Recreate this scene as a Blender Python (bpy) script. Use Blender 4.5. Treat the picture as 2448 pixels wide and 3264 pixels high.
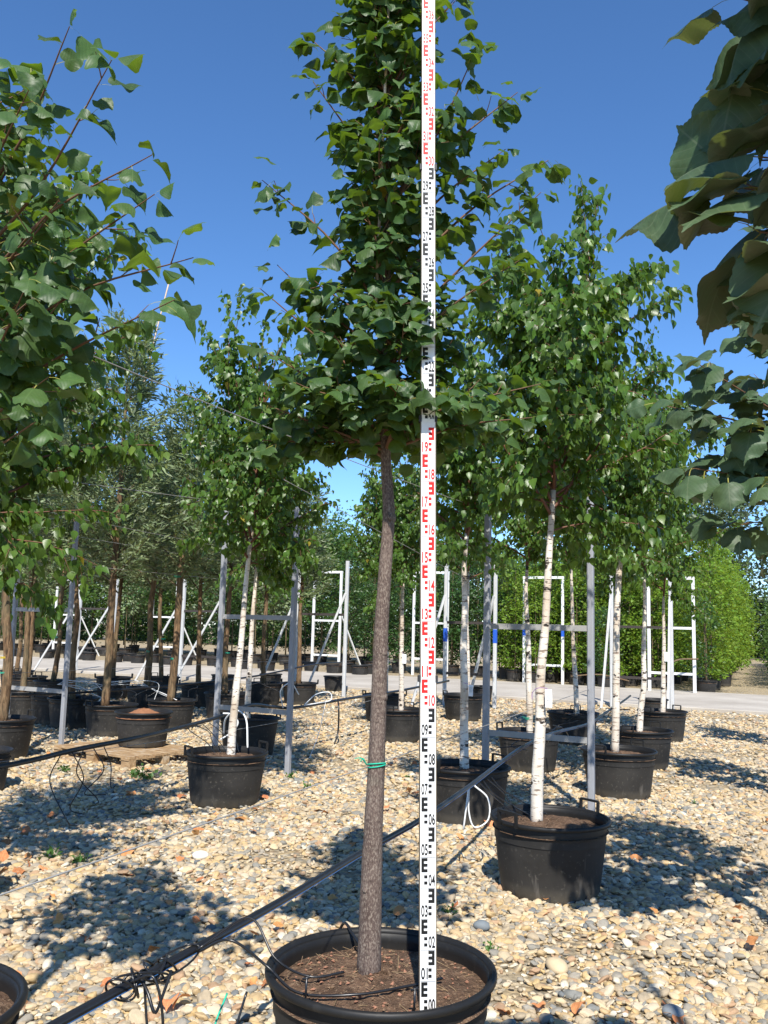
import bpy, math, random
import numpy as np
from mathutils import Matrix, Vector

# ------------------------------------------------------------------ clear
for o in list(bpy.data.objects):
    bpy.data.objects.remove(o)
SC = bpy.context.scene
COL = SC.collection
R = math.radians

# ------------------------------------------------------------------ camera
cam = bpy.data.cameras.new('camera')
cam.sensor_fit = 'VERTICAL'
cam.sensor_height = 24.0
cam.lens = 24.0 * 2850.0 / 3264.0
cam.clip_start = 0.05
cam.clip_end = 2000
camo = bpy.data.objects.new('camera', cam)
COL.objects.link(camo)
CAMPOS = np.array((0.0, 0.0, 1.70))
PITCH, ROLL = R(7.35), R(1.5)
camo.matrix_world = Matrix.Translation(CAMPOS) @ Matrix.Rotation(R(90) + PITCH, 4, 'X') @ Matrix.Rotation(ROLL, 4, 'Z')
SC.camera = camo

# ------------------------------------------------------------------ sky, sun, exposure
SUN_EL = R(48)
w = bpy.data.worlds.new('World')
SC.world = w
w.use_nodes = True
nt = w.node_tree
nt.nodes.clear()
sky = nt.nodes.new('ShaderNodeTexSky')
sky.sky_type = 'NISHITA'
sky.sun_disc = False
sky.sun_elevation = SUN_EL
sky.sun_rotation = R(180)
sky.altitude = 300
sky.air_density = 0.80
sky.dust_density = 0.0
sky.ozone_density = 6.0
bg = nt.nodes.new('ShaderNodeBackground')
bg.inputs['Strength'].default_value = 0.15
wo = nt.nodes.new('ShaderNodeOutputWorld')
hsv = nt.nodes.new('ShaderNodeHueSaturation')
hsv.inputs['Saturation'].default_value = 1.10
nt.links.new(sky.outputs[0], hsv.inputs['Color'])
nt.links.new(hsv.outputs[0], bg.inputs[0])
nt.links.new(bg.outputs[0], wo.inputs[0])
sl = bpy.data.lights.new('sun', 'SUN')
sl.energy = 5.0
sl.angle = R(0.53)
sl.color = (1.0, 0.955, 0.88)
so = bpy.data.objects.new('sun', sl)
COL.objects.link(so)
so.rotation_euler = (R(90) - SUN_EL, 0, R(1.0))
so.location = (0, -20, 25)
SC.view_settings.view_transform = 'Standard'
SC.view_settings.look = 'None'
SC.view_settings.gamma = 1.0
SC.view_settings.exposure = 0.55
SC.render.engine = 'CYCLES'
SC.render.resolution_x = 768
SC.render.resolution_y = 1024
SC.cycles.max_bounces = 8
SC.cycles.transmission_bounces = 4
SC.cycles.diffuse_bounces = 3

# ------------------------------------------------------------------ helpers
UP = np.array((0., 0., 1.))
D_ROW = np.array((0.40, 0.9165, 0.))          # rows of trees run this way
E_ROW = np.array((0.9165, -0.40, 0.))         # frames and the road run across them


def V(*a):
    return np.array(a, float)


def nrm(v):
    return v / (np.linalg.norm(v) + 1e-9)


def proj(p):
    """normalised picture place (-.5..0.5 inside the frame), depth"""
    d = np.asarray(p, float) - CAMPOS
    X, Y, Z = d[..., 0], d[..., 1], d[..., 2]
    fw = Y * math.cos(PITCH) + Z * math.sin(PITCH)
    up = -Y * math.sin(PITCH) + Z * math.cos(PITCH)
    u, v = 2850 * X / fw, -2850 * up / fw
    return (u * math.cos(ROLL) - v * math.sin(ROLL)) / 2448, (u * math.sin(ROLL) + v * math.cos(ROLL)) / 3264, fw


class MB:
    """collects geometry, then becomes ONE mesh"""
    def __init__(s):
        s.v, s.f, s.m, s.uv, s.rnd, s.n = [], [], [], [], [], 0

    def add(s, v, faces, mat=0, uv=None, rnd=None):
        v = np.asarray(v, float)
        k = len(v)
        s.v.append(v)
        for fa in faces:
            s.f.append(np.asarray(fa, int) + s.n)
            s.m.append(np.full(len(fa), mat))
        s.uv.append(np.zeros((k, 2)) if uv is None else np.asarray(uv, float))
        s.rnd.append(np.zeros(k) if rnd is None else np.broadcast_to(np.asarray(rnd, float), (k,)))
        s.n += k

    def box(s, lo, hi, mat=0):
        x0, y0, z0 = lo
        x1, y1, z1 = hi
        v = [(x0, y0, z0), (x1, y0, z0), (x1, y1, z0), (x0, y1, z0), (x0, y0, z1), (x1, y0, z1), (x1, y1, z1), (x0, y1, z1)]
        s.add(v, [np.array([(0, 3, 2, 1), (4, 5, 6, 7), (0, 1, 5, 4), (1, 2, 6, 5), (2, 3, 7, 6), (3, 0, 4, 7)])], mat)

    def bar(s, p, q, w, t, ref=UP, mat=0, bev=0.0):
        """rectangular bar from p to q, w across, t in the direction nearest ref"""
        p, q = np.asarray(p, float), np.asarray(q, float)
        a = nrm(q - p)
        if abs(a @ ref) > .98:
            ref = V(D_ROW[0], D_ROW[1], 0)
        x = nrm(np.cross(a, ref))
        y = np.cross(x, a)
        b = bev
        if b > 0:
            prof = [(-w / 2 + b, -t / 2), (w / 2 - b, -t / 2), (w / 2, -t / 2 + b), (w / 2, t / 2 - b),
                    (w / 2 - b, t / 2), (-w / 2 + b, t / 2), (-w / 2, t / 2 - b), (-w / 2, -t / 2 + b)]
        else:
            prof = [(-w / 2, -t / 2), (w / 2, -t / 2), (w / 2, t / 2), (-w / 2, t / 2)]
        n = len(prof)
        v = [p + x * u + y * k for u, k in prof] + [q + x * u + y * k for u, k in prof]
        fs = [np.array([(i, (i + 1) % n, n + (i + 1) % n, n + i) for i in range(n)]),
              np.array([list(range(n))[::-1]]), np.array([list(range(n, 2 * n))])]
        s.add(v, fs, mat)

    def tube(s, pts, rad, sides=8, mat=0, cap=True, rough=0.0, rng=None):
        pts = np.asarray(pts, float)
        k = len(pts)
        rad = np.broadcast_to(np.asarray(rad, float), (k,))
        T = np.gradient(pts, axis=0)
        T /= np.linalg.norm(T, axis=1)[:, None] + 1e-9
        ref = V(1, 0, 0) if abs(T[0][0]) < .8 else V(0, 1, 0)
        nx = nrm(ref - T[0] * (ref @ T[0]))
        vs = np.empty((k, sides, 3))
        an = np.arange(sides) * 2 * math.pi / sides
        for i in range(k):
            nx = nrm(nx - T[i] * (nx @ T[i]))
            ny = np.cross(T[i], nx)
            rr = rad[i]
            if rough and rng is not None:
                rr = rad[i] * (1 + rough * rng.normal(size=sides))
                vs[i] = pts[i] + (np.cos(an) * rr)[:, None] * nx + (np.sin(an) * rr)[:, None] * ny
            else:
                vs[i] = pts[i] + (np.cos(an) * rr)[:, None] * nx + (np.sin(an) * rr)[:, None] * ny
        i, j = np.meshgrid(np.arange(k - 1), np.arange(sides), indexing='ij')
        i, j = i.ravel(), j.ravel()
        j2 = (j + 1) % sides
        q = np.stack([i * sides + j, i * sides + j2, (i + 1) * sides + j2, (i + 1) * sides + j], 1)
        fs = [q]
        if cap:
            fs.append(np.array([list(range(sides))[::-1]]))
            fs.append(np.array([list(range((k - 1) * sides, k * sides))]))
        s.add(vs.reshape(-1, 3), fs, mat)

    def lathe(s, prof, n=40, mat=0, wob=0.0, rng=None):
        prof = np.asarray(prof, float)
        k = len(prof)
        an = np.arange(n) * 2 * math.pi / n
        w_ = 1 + (0 if rng is None else wob * np.sin(2 * an + rng.uniform(0, 6)))
        v = np.empty((k, n, 3))
        v[:, :, 0] = prof[:, 0:1] * np.cos(an) * w_
        v[:, :, 1] = prof[:, 0:1] * np.sin(an) / w_ if wob else prof[:, 0:1] * np.sin(an)
        v[:, :, 2] = prof[:, 1:2]
        i, j = np.meshgrid(np.arange(k - 1), np.arange(n), indexing='ij')
        i, j = i.ravel(), j.ravel()
        j2 = (j + 1) % n
        s.add(v.reshape(-1, 3), [np.stack([i * n + j, i * n + j2, (i + 1) * n + j2, (i + 1) * n + j], 1)], mat)

    def mesh(s, name, mats, smooth=True):
        v = np.concatenate(s.v)
        me = bpy.data.meshes.new(name)
        me.vertices.add(len(v))
        me.vertices.foreach_set('co', v.ravel())
        tot = np.concatenate([np.full(len(f), f.shape[1]) for f in s.f])
        loops = np.concatenate([f.ravel() for f in s.f])
        st = np.concatenate([[0], np.cumsum(tot)[:-1]])
        me.loops.add(len(loops))
        me.loops.foreach_set('vertex_index', loops)
        me.polygons.add(len(tot))
        me.polygons.foreach_set('loop_start', st)
        me.polygons.foreach_set('loop_total', tot)
        me.polygons.foreach_set('material_index', np.concatenate(s.m).astype(int))
        me.polygons.foreach_set('use_smooth', np.full(len(tot), smooth))
        uv = np.concatenate(s.uv)
        if uv.any():
            at_ = me.attributes.new('leafuv', 'FLOAT2', 'POINT')
            at_.data.foreach_set('vector', uv.ravel())
        rn = np.concatenate(s.rnd)
        if rn.any():
            at_ = me.attributes.new('rnd', 'FLOAT', 'POINT')
            at_.data.foreach_set('value', rn)
        for m in (mats if isinstance(mats, (list, tuple)) else [mats]):
            me.materials.append(m)
        me.update(calc_edges=True)
        me.validate()
        return me

    def build(s, name, mats, parent=None, smooth=True, kind=None, loc=None):
        return put(name, s.mesh(name, mats, smooth), parent, kind, loc)


def put(name, me, parent=None, kind=None, loc=None):
    o = bpy.data.objects.new(name, me)
    COL.objects.link(o)
    if parent is not None:
        o.parent = parent
    if loc is not None:
        o.location = loc
    if kind:
        o['kind'] = kind
    return o


def empty(name, loc, rz=0.0):
    o = bpy.data.objects.new(name, None)
    COL.objects.link(o)
    o.empty_display_size = .1
    o.location = loc
    o.rotation_euler = (0, 0, rz)
    return o


def tag(o, label, cat, group=None):
    o['label'] = label
    o['category'] = cat
    if group:
        o['group'] = group
    return o


def spline(pts, n=24):
    """Catmull-Rom through pts"""
    p = np.asarray(pts, float)
    if len(p) < 3:
        t = np.linspace(0, 1, n)[:, None]
        return p[0] * (1 - t) + p[-1] * t
    p = np.vstack([2 * p[0] - p[1], p, 2 * p[-1] - p[-2]])
    out = []
    m = len(p) - 3
    for s_ in np.linspace(0, m - 1e-6, n):
        i = int(s_)
        t = s_ - i
        a, b, c, d = p[i:i + 4]
        out.append(.5 * ((2 * b) + (c - a) * t + (2 * a - 5 * b + 4 * c - d) * t * t + (3 * b - a - 3 * c + d) * t ** 3))
    return np.array(out)


# ------------------------------------------------------------------ materials
class NT:
    def __init__(s, name):
        s.mat = bpy.data.materials.new(name)
        s.mat.use_nodes = True
        s.t = s.mat.node_tree
        s.t.nodes.clear()
        s.out = s.n('ShaderNodeOutputMaterial')

    def n(s, typ, **kw):
        nd = s.t.nodes.new(typ)
        for k, v in kw.items():
            setattr(nd, k, v)
        return nd

    def l(s, a, b):
        s.t.links.new(a, b)

    def val(s, nd, key, x):
        if hasattr(x, 'node') or isinstance(x, bpy.types.NodeSocket):
            s.l(x, nd.inputs[key])
        else:
            nd.inputs[key].default_value = x

    def math(s, op, a, b=0.0, c=None, clamp=False):
        nd = s.n('ShaderNodeMath', operation=op, use_clamp=clamp)
        s.val(nd, 0, a)
        s.val(nd, 1, b)
        if c is not None:
            s.val(nd, 2, c)
        return nd.outputs[0]

    def mix(s, f, a, b, mode='MIX'):
        nd = s.n('ShaderNodeMix', data_type='RGBA', blend_type=mode)
        s.val(nd, 0, f)
        s.val(nd, 6, a if not isinstance(a, tuple) else (*a[:3], 1))
        s.val(nd, 7, b if not isinstance(b, tuple) else (*b[:3], 1))
        return nd.outputs[2]

    def ramp(s, f, stops, interp='LINEAR'):
        nd = s.n('ShaderNodeValToRGB')
        cr = nd.color_ramp
        cr.interpolation = interp
        while len(cr.elements) < len(stops):
            cr.elements.new(0.5)
        for e, (p, c) in zip(cr.elements, stops):
            e.position = p
            e.color = (*c, 1) if not isinstance(c, float) else (c, c, c, 1)
        s.val(nd, 0, f)
        return nd.outputs[0]

    def noise(s, vec, scale, detail=3.0, rough=.5, dist=0.0):
        nd = s.n('ShaderNodeTexNoise')
        if vec is not None:
            s.l(vec, nd.inputs['Vector'])
        nd.inputs['Scale'].default_value = scale
        nd.inputs['Detail'].default_value = detail
        nd.inputs['Roughness'].default_value = rough
        nd.inputs['Distortion'].default_value = dist
        return nd.outputs[0]

    def coords(s, scale=(1, 1, 1), rnd=False):
        tc = s.n('ShaderNodeTexCoord')
        mp = s.n('ShaderNodeMapping')
        s.l(tc.outputs['Object'], mp.inputs[0])
        mp.inputs['Scale'].default_value = scale
        if rnd:
            oi = s.n('ShaderNodeObjectInfo')
            cm = s.n('ShaderNodeCombineXYZ')
            m = s.math('MULTIPLY', oi.outputs['Random'], 37.0)
            s.l(m, cm.inputs[0])
            s.l(m, cm.inputs[1])
            s.l(cm.outputs[0], mp.inputs['Location'])
        return mp.outputs[0]

    def bump(s, h, strength=.5, dist=.01):
        b = s.n('ShaderNodeBump')
        b.inputs['Strength'].default_value = strength
        b.inputs['Distance'].default_value = dist
        s.l(h, b.inputs['Height'])
        return b.outputs[0]

    def princ(s, col, rough=.6, spec=.5, normal=None, metal=0.0):
        p = s.n('ShaderNodeBsdfPrincipled')
        s.val(p, 'Base Color', (*col, 1) if isinstance(col, tuple) else col)
        s.val(p, 'Roughness', rough)
        s.val(p, 'Specular IOR Level', spec)
        s.val(p, 'Metallic', metal)
        if normal is not None:
            s.l(normal, p.inputs['Normal'])
        return p.outputs[0]

    def done(s, sh):
        s.l(sh, s.out.inputs[0])
        return s.mat


def leaf_mat(name, top, under, trans, rough=.42, spec=.5, tr=.3, veins=0.0, vary=.35, petiole=(.32, .30, .07), yellow=0.0):
    m = NT(name)
    at = m.n('ShaderNodeAttribute', attribute_name='rnd')
    oi = m.n('ShaderNodeObjectInfo')
    rn = m.math('FRACT', m.math('ADD', at.outputs['Fac'], oi.outputs['Random']))
    geo = m.n('ShaderNodeNewGeometry')
    hs = m.n('ShaderNodeHueSaturation')
    base = m.mix(geo.outputs['Backfacing'], top, under)
    m.l(base, hs.inputs['Color'])
    m.val(hs, 'Value', m.math('MULTIPLY_ADD', rn, vary * 2, 1 - vary))
    m.val(hs, 'Hue', m.math('MULTIPLY_ADD', m.math('FRACT', m.math('MULTIPLY', rn, 7.3)), .035, .4825))
    col = hs.outputs[0]
    if yellow > 0:
        col = m.mix(m.math('LESS_THAN', m.math('FRACT', m.math('MULTIPLY', rn, 91.7)), yellow), col, (.38, .27, .03))
    uva = m.n('ShaderNodeAttribute', attribute_name='leafuv')
    sp = m.n('ShaderNodeSeparateXYZ')
    m.l(uva.outputs['Vector'], sp.inputs[0])
    u, v = sp.outputs[0], sp.outputs[1]
    nrmn = None
    if veins > 0:
        au = m.math('ABSOLUTE', u)
        mid = m.math('LESS_THAN', au, .013)
        ph = m.math('FRACT', m.math('MULTIPLY', m.math('SUBTRACT', v, m.math('ADD', m.math('MULTIPLY', au, .55), m.math('MULTIPLY', m.math('MULTIPLY', au, au), .7))), 6.5))
        side = m.math('LESS_THAN', m.math('ABSOLUTE', m.math('SUBTRACT', ph, .5)), .045)
        vn = m.math('MULTIPLY', m.math('MAXIMUM', mid, m.math('MULTIPLY', side, .6)), veins)
        col = m.mix(vn, col, tuple(min(1, c * 2.2 + .03) for c in under))
        pil = m.math('ABSOLUTE', m.math('SUBTRACT', ph, .5))
        nrmn = m.bump(m.math('MULTIPLY', pil, 1.0), .16, .003)
    if veins > 0:
        bl = m.noise(uva.outputs['Vector'], 7, 4, .6)
        col = m.mix(m.ramp(bl, [(.35, 0.0), (.75, .45)]), col, tuple(c * 1.9 for c in top))
    if petiole:
        col = m.mix(m.math('LESS_THAN', v, -.001), col, petiole)
    pr = m.princ(col, rough, spec, nrmn)
    tb = m.n('ShaderNodeBsdfTranslucent')
    h2 = m.n('ShaderNodeHueSaturation')
    h2.inputs['Color'].default_value = (*trans, 1)
    m.val(h2, 'Value', m.math('MULTIPLY_ADD', rn, vary * 2, 1 - vary))
    m.l(h2.outputs[0], tb.inputs[0])
    mx = m.n('ShaderNodeMixShader')
    mx.inputs[0].default_value = tr
    m.l(pr, mx.inputs[1])
    m.l(tb.outputs[0], mx.inputs[2])
    return m.done(mx.outputs[0])


def mat_bark_linden():
    m = NT('linden_bark')
    c = m.coords((1, 1, .35))
    n1 = m.noise(c, 16, 4)
    n2 = m.noise(m.coords((1, 1, .45)), 190, 3, .65)
    base = m.ramp(n1, [(.3, (.085, .058, .048)), (.7, (.16, .118, .098))])
    base = m.mix(m.ramp(n2, [(.52, 0.0), (.60, .9)]), base, (.24, .195, .155))
    base = m.mix(m.ramp(n2, [(.36, .8), (.44, 0.0)]), base, (.05, .034, .028))
    n4 = m.noise(m.coords((1, 1, 3.0)), 55, 2, .5)
    base = m.mix(m.ramp(n4, [(.62, 0.0), (.70, .6)]), base, (.06, .045, .036))
    n3 = m.noise(m.coords((1, 1, 1)), 5, 2)
    base = m.mix(m.ramp(n3, [(.6, 0.0), (.75, .5)]), base, (.13, .14, .10))
    h = m.math('ADD', m.math('MULTIPLY', n1, .5), n2)
    return m.done(m.princ(base, .8, .25, m.bump(h, .55, .004)))


def mat_bark_birch():
    m = NT('birch_bark')
    c = m.coords((1, 1, 5.5), True)
    n1 = m.noise(c, 9, 3, .6)
    n2 = m.noise(m.coords((1, 1, 2.2), True), 5.5, 4, .65)
    n3 = m.noise(m.coords((1, 1, 9), True), 22, 2)
    base = m.ramp(m.noise(m.coords((1, 1, .6), True), 4, 3), [(.35, (.50, .41, .31)), (.6, (.72, .66, .57))])
    base = m.mix(m.ramp(n1, [(.57, 0.0), (.62, .85)]), base, (.17, .11, .075))
    base = m.mix(m.ramp(n2, [(.60, 0.0), (.635, 1.0)]), base, (.028, .022, .018))
    base = m.mix(m.ramp(n3, [(.6, 0.0), (.72, .5)]), base, (.40, .31, .23))
    return m.done(m.princ(base, .75, .25, m.bump(m.math('ADD', n1, n2), .4, .004)))


def mat_bark_willow():
    m = NT('willow_bark')
    c = m.coords((1, 1, .16), True)
    n1 = m.noise(c, 38, 4, .65, .6)
    n2 = m.noise(m.coords((1, 1, .6), True), 4, 3)
    base = m.ramp(n1, [(.34, (.035, .022, .014)), (.55, (.19, .115, .062)), (.75, (.34, .23, .13))])
    base = m.mix(m.ramp(n2, [(.4, 0.0), (.7, .55)]), base, (.17, .15, .09))
    return m.done(m.princ(base, .9, .15, m.bump(n1, .9, .012)))


def mat_twig(name, col):
    m = NT(name)
    n1 = m.noise(m.coords(), 30, 2)
    return m.done(m.princ(m.mix(n1, tuple(c * .6 for c in col), tuple(c * 1.3 for c in col)), .6, .35))


def mat_pot():
    m = NT('pot_plastic')
    c = m.coords((1, 1, 1), True)
    n1 = m.noise(c, 3.2, 5, .62)
    n2 = m.noise(m.coords((1, 1, .16), True), 11, 4, .6)
    n3 = m.noise(c, 40, 3)
    tc = m.n('ShaderNodeTexCoord')
    sp = m.n('ShaderNodeSeparateXYZ')
    m.l(tc.outputs['Object'], sp.inputs[0])
    low = m.ramp(sp.outputs[2], [(.30, 1.0), (.44, .15)])
    dust = m.math('MULTIPLY', m.ramp(n1, [(.30, 0.15), (.62, .85)]), low)
    col = m.mix(dust, (.010, .0098, .0095), (.038, .035, .031))
    streak = m.math('MULTIPLY', m.ramp(n2, [(.63, 0.0), (.74, .55)]), low)
    col = m.mix(streak, col, (.16, .145, .125))
    foot = m.ramp(sp.outputs[2], [(.02, .6), (.11, 0.0)])
    col = m.mix(m.math('MULTIPLY', foot, n1), col, (.22, .19, .14))
    col = m.mix(m.math('MULTIPLY', m.ramp(n3, [(.6, 0.0), (.8, .4)]), low), col, (.2, .18, .15))
    return m.done(m.princ(col, m.math('MULTIPLY_ADD', dust, .3, .48), .32, m.bump(n3, .12, .002)))


def mat_soil():
    m = NT('soil')
    c = m.coords((1, 1, 1), True)
    n1 = m.noise(c, 14, 6, .7)
    n2 = m.noise(c, 85, 3, .7)
    col = m.ramp(n1, [(.3, (.06, .04, .028)), (.55, (.17, .105, .068)), (.75, (.30, .19, .12))])
    col = m.mix(m.ramp(n2, [(.58, 0.0), (.66, .8)]), col, (.40, .29, .19))
    return m.done(m.princ(col, .95, .1, m.bump(m.math('ADD', n1, n2), 1, .02)))


def mat_paint(name, col, rust=.25, streaks=True):
    m = NT(name)
    c = m.coords((1, 1, .35), True)
    n1 = m.noise(c, 14, 5, .65)
    n2 = m.noise(m.coords((1, 1, 1), True), 60, 3)
    base = m.mix(m.ramp(n1, [(.35, 0.0), (.75, .6)]), col, tuple(x * .72 for x in col))
    base = m.mix(m.math('MULTIPLY', m.ramp(n1, [(.66, 0.0), (.74, 1.0)]), rust), base, (.17, .085, .04))
    return m.done(m.princ(base, .55, .4, m.bump(n2, .12, .002)))


def mat_plain(name, col, rough=.5, spec=.5, var=.15, scale=20):
    m = NT(name)
    n1 = m.noise(m.coords((1, 1, 1), True), scale, 3)
    return m.done(m.princ(m.mix(n1, tuple(c * (1 - var) for c in col), tuple(min(1, c * (1 + var)) for c in col)), rough, spec))


PEB = [(0.0, (.46, .33, .175)), (.13, (.55, .43, .265)), (.27, (.36, .29, .195)), (.38, (.205, .205, .185)), (.47, (.50, .355, .17)),
       (.57, (.51, .425, .30)), (.68, (.28, .255, .21)), (.76, (.38, .24, .14)), (.83, (.45, .365, .24)), (.92, (.145, .155, .155)), (.95, (.62, .56, .43))]


def mat_pebble():
    m = NT('pebble_stone')
    oi = m.n('ShaderNodeObjectInfo')
    col = m.ramp(oi.outputs['Random'], PEB, 'CONSTANT')
    tc = m.n('ShaderNodeTexCoord')
    n1 = m.noise(tc.outputs['Object'], 2.2, 4, .6)
    hs = m.n('ShaderNodeHueSaturation')
    m.l(col, hs.inputs['Color'])
    m.val(hs, 'Value', m.math('MULTIPLY_ADD', n1, .55, .72))
    geo = m.n('ShaderNodeNewGeometry')
    big = m.noise(geo.outputs['Position'], .55, 4, .6)
    col = m.mix(m.math('MULTIPLY', m.ramp(big, [(.42, 0.0), (.62, .6)]), n1), hs.outputs[0], (.40, .31, .19))
    return m.done(m.princ(col, .72, .3, m.bump(n1, .25, .01)))


def mat_ground():
    m = NT('gravel_ground')
    geo = m.n('ShaderNodeNewGeometry')
    vo = m.n('ShaderNodeTexVoronoi')
    m.l(geo.outputs['Position'], vo.inputs['Vector'])
    vo.inputs['Scale'].default_value = 21
    sp = m.n('ShaderNodeSeparateColor')
    m.l(vo.outputs['Color'], sp.inputs[0])
    col = m.ramp(sp.outputs[0], PEB, 'CONSTANT')
    edge = m.ramp(vo.outputs['Distance'], [(.30, 1.0), (.70, .5)])
    col = m.mix(1.0, col, edge, 'MULTIPLY')
    big = m.noise(geo.outputs['Position'], .35, 5, .6)
    col = m.mix(m.ramp(big, [(.45, 0.0), (.65, .55)]), col, (.46, .37, .24))
    fine = m.noise(geo.outputs['Position'], 130, 3, .7)
    col = m.mix(.40, col, m.ramp(fine, [(.3, (.27, .21, .13)), (.7, (.56, .46, .30))]))
    h = m.math('SUBTRACT', 1.0, vo.outputs['Distance'])
    return m.done(m.princ(col, .9, .15, m.bump(m.math('ADD', h, m.math('MULTIPLY', fine, .3)), .9, .03)))


def mat_concrete():
    m = NT('concrete')
    geo = m.n('ShaderNodeNewGeometry')
    n1 = m.noise(geo.outputs['Position'], .6, 6, .65)
    n2 = m.noise(geo.outputs['Position'], 30, 4, .7)
    col = m.ramp(n1, [(.3, (.34, .30, .25)), (.7, (.50, .455, .385))])
    col = m.mix(m.ramp(n2, [(.5, 0.0), (.75, .4)]), col, (.27, .24, .20))
    return m.done(m.princ(col, .9, .15, m.bump(n2, .3, .006)))


def mat_wood():
    m = NT('weathered_pallet_wood')
    c = m.coords((1, 6, 6), True)
    n1 = m.noise(c, 5, 6, .65, .5)
    col = m.ramp(n1, [(.3, (.21, .12, .06)), (.55, (.40, .27, .145)), (.75, (.56, .43, .27))])
    n2 = m.noise(m.coords((1, 1, 1), True), 6, 3)
    col = m.mix(m.ramp(n2, [(.55, 0.0), (.7, .6)]), col, (.52, .46, .36))
    return m.done(m.princ(col, .85, .2, m.bump(n1, .5, .004)))


M = {}
M['linden'] = leaf_mat('linden_leaf', (.040, .080, .024), (.085, .140, .038), (.22, .36, .018), .46, .34, .24, .18, .36, yellow=.004)
M['silver'] = leaf_mat('silver_linden_leaf', (.052, .090, .042), (.15, .155, .10), (.20, .26, .045), .5, .3, .20, .16, .3)
M['birch'] = leaf_mat('birch_leaf', (.050, .100, .015), (.085, .145, .03), (.27, .42, .022), .36, .36, .25, .2, .42, petiole=(.20, .16, .05), yellow=.003)
M['willow'] = leaf_mat('willow_leaf', (.165, .215, .105), (.27, .31, .21), (.28, .36, .08), .48, .3, .26, 0, .4, petiole=None)
M['hornbeam'] = leaf_mat('hornbeam_leaf', (.115, .200, .020), (.16, .24, .04), (.36, .50, .03), .5, .25, .32, 0, .35, petiole=None)
M['shrub'] = leaf_mat('dark_shrub_leaf', (.034, .080, .020), (.06, .11, .035), (.15, .27, .022), .42, .35, .22, 0, .4, petiole=None)
M['midgreen'] = leaf_mat('mid_green_leaf', (.055, .112, .022), (.09, .15, .04), (.22, .34, .03), .45, .3, .28, 0, .4, petiole=None)
M['pine'] = leaf_mat('distant_tree_leaf', (.065, .10, .05), (.09, .12, .07), (.15, .2, .06), .5, .3, .2, 0, .35, petiole=None)
M['dry'] = leaf_mat('dry_leaf', (.50, .215, .085), (.54, .27, .12), (.5, .2, .05), .75, .15, .1, .2, .4, petiole=(.3, .15, .06))
M['weed'] = leaf_mat('weed_leaf', (.07, .15, .03), (.1, .18, .05), (.2, .35, .04), .5, .4, .25, 0, .3, petiole=None)
M['bark_l'] = mat_bark_linden()
M['bark_b'] = mat_bark_birch()
M['bark_w'] = mat_bark_willow()
M['twig_l'] = mat_twig('linden_twig', (.15, .075, .04))
M['twig_b'] = mat_twig('birch_twig', (.16, .07, .04))
M['twig_w'] = mat_twig('willow_twig', (.12, .09, .045))
M['pot'] = mat_pot()
M['soil'] = mat_soil()
M['redsoil'] = mat_plain('red_brown_soil', (.27, .125, .065), .95, .1, .4, 30)
M['grey'] = mat_paint('grey_painted_steel', (.30, .305, .32), .5)
M['rail'] = mat_paint('weathered_rail', (.33, .32, .30), 1.0)
M['lightgrey'] = mat_paint('pale_grey_painted_steel', (.56, .565, .56), .3)
M['white'] = mat_paint('white_painted_steel', (.78, .78, .75), .15)
M['darkrail'] = mat_paint('dark_rusty_rail', (.055, .045, .04), .6)
M['blue'] = mat_plain('blue_paint', (.02, .10, .52), .5, .4, .15)
M['pebble'] = mat_pebble()
M['ground'] = mat_ground()
M['concrete'] = mat_concrete()
M['wood'] = mat_wood()
M['pipe'] = mat_plain('black_polyethylene', (.014, .014, .015), .3, .5, .3)
M['stripe'] = mat_plain('blue_pipe_stripe', (.035, .13, .34), .5, .3, .2)
M['whitetube'] = mat_plain('white_tubing', (.72, .72, .70), .4, .5, .08)
M['wire'] = mat_plain('galvanised_wire', (.30, .29, .27), .45, .5, .2)
M['string'] = mat_plain('green_twine', (.02, .42, .27), .6, .3, .15)
M['purple'] = mat_plain('purple_twine', (.25, .06, .35), .6, .3, .15)
M['yellowtape'] = mat_plain('yellow_tape', (.60, .45, .03), .5, .3, .1)
M['paper'] = mat_plain('white_card', (.78, .78, .76), .6, .3, .04)
M['ink'] = mat_plain('grey_ink', (.18, .18, .19), .7, .2, .1)
M['staffwhite'] = mat_plain('white_staff_enamel', (.80, .80, .79), .35, .4, .03, 6)
M['printblack'] = mat_plain('black_print', (.012, .012, .012), .5, .3, .1)
M['printred'] = mat_plain('red_print', (.62, .018, .016), .5, .3, .06)
M['alu'] = mat_plain('staff_edge_metal', (.16, .13, .09), .5, .5, .2)
M['clamp'] = mat_plain('dark_clamp_plastic', (.03, .03, .032), .5, .4, .2)
M['bamboo'] = mat_plain('pale_cane', (.62, .47, .34), .6, .3, .15)
M['whitestone'] = mat_plain('pale_cobble', (.78, .73, .62), .7, .3, .08, 14)
M['bluebag'] = mat_plain('blue_plastic', (.03, .12, .55), .4, .4, .2)

# ------------------------------------------------------------------ setting: ground, road, gravel
mb = MB()
mb.add([(-260, -60, 0), (260, -60, 0), (260, 420, 0), (-260, 420, 0)], [np.array([(0, 1, 2, 3)])])
g = mb.build('ground', M['ground'], smooth=False)
g['kind'] = 'structure'
RD = V(.895, -.446, 0)          # the road's direction
RN = V(.446, .895, 0)
RP = V(3.0, 22.7, 0)
RW = 6.2
mb = MB()
a0, a1 = RP - RD * 120, RP + RD * 90
prof = [(0, 0), (0, .07), (.03, .085), (RW - .03, .085), (RW, .07), (RW, 0)]
v = [p + RN * s + UP * z for p in (a0, a1) for s, z in prof]
n = len(prof)
mb.add(v, [np.array([(i, n + i, n + i + 1, i + 1) for i in range(n - 1)])])
g = mb.build('road', M['concrete'], smooth=False)
g['kind'] = 'structure'


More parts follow.
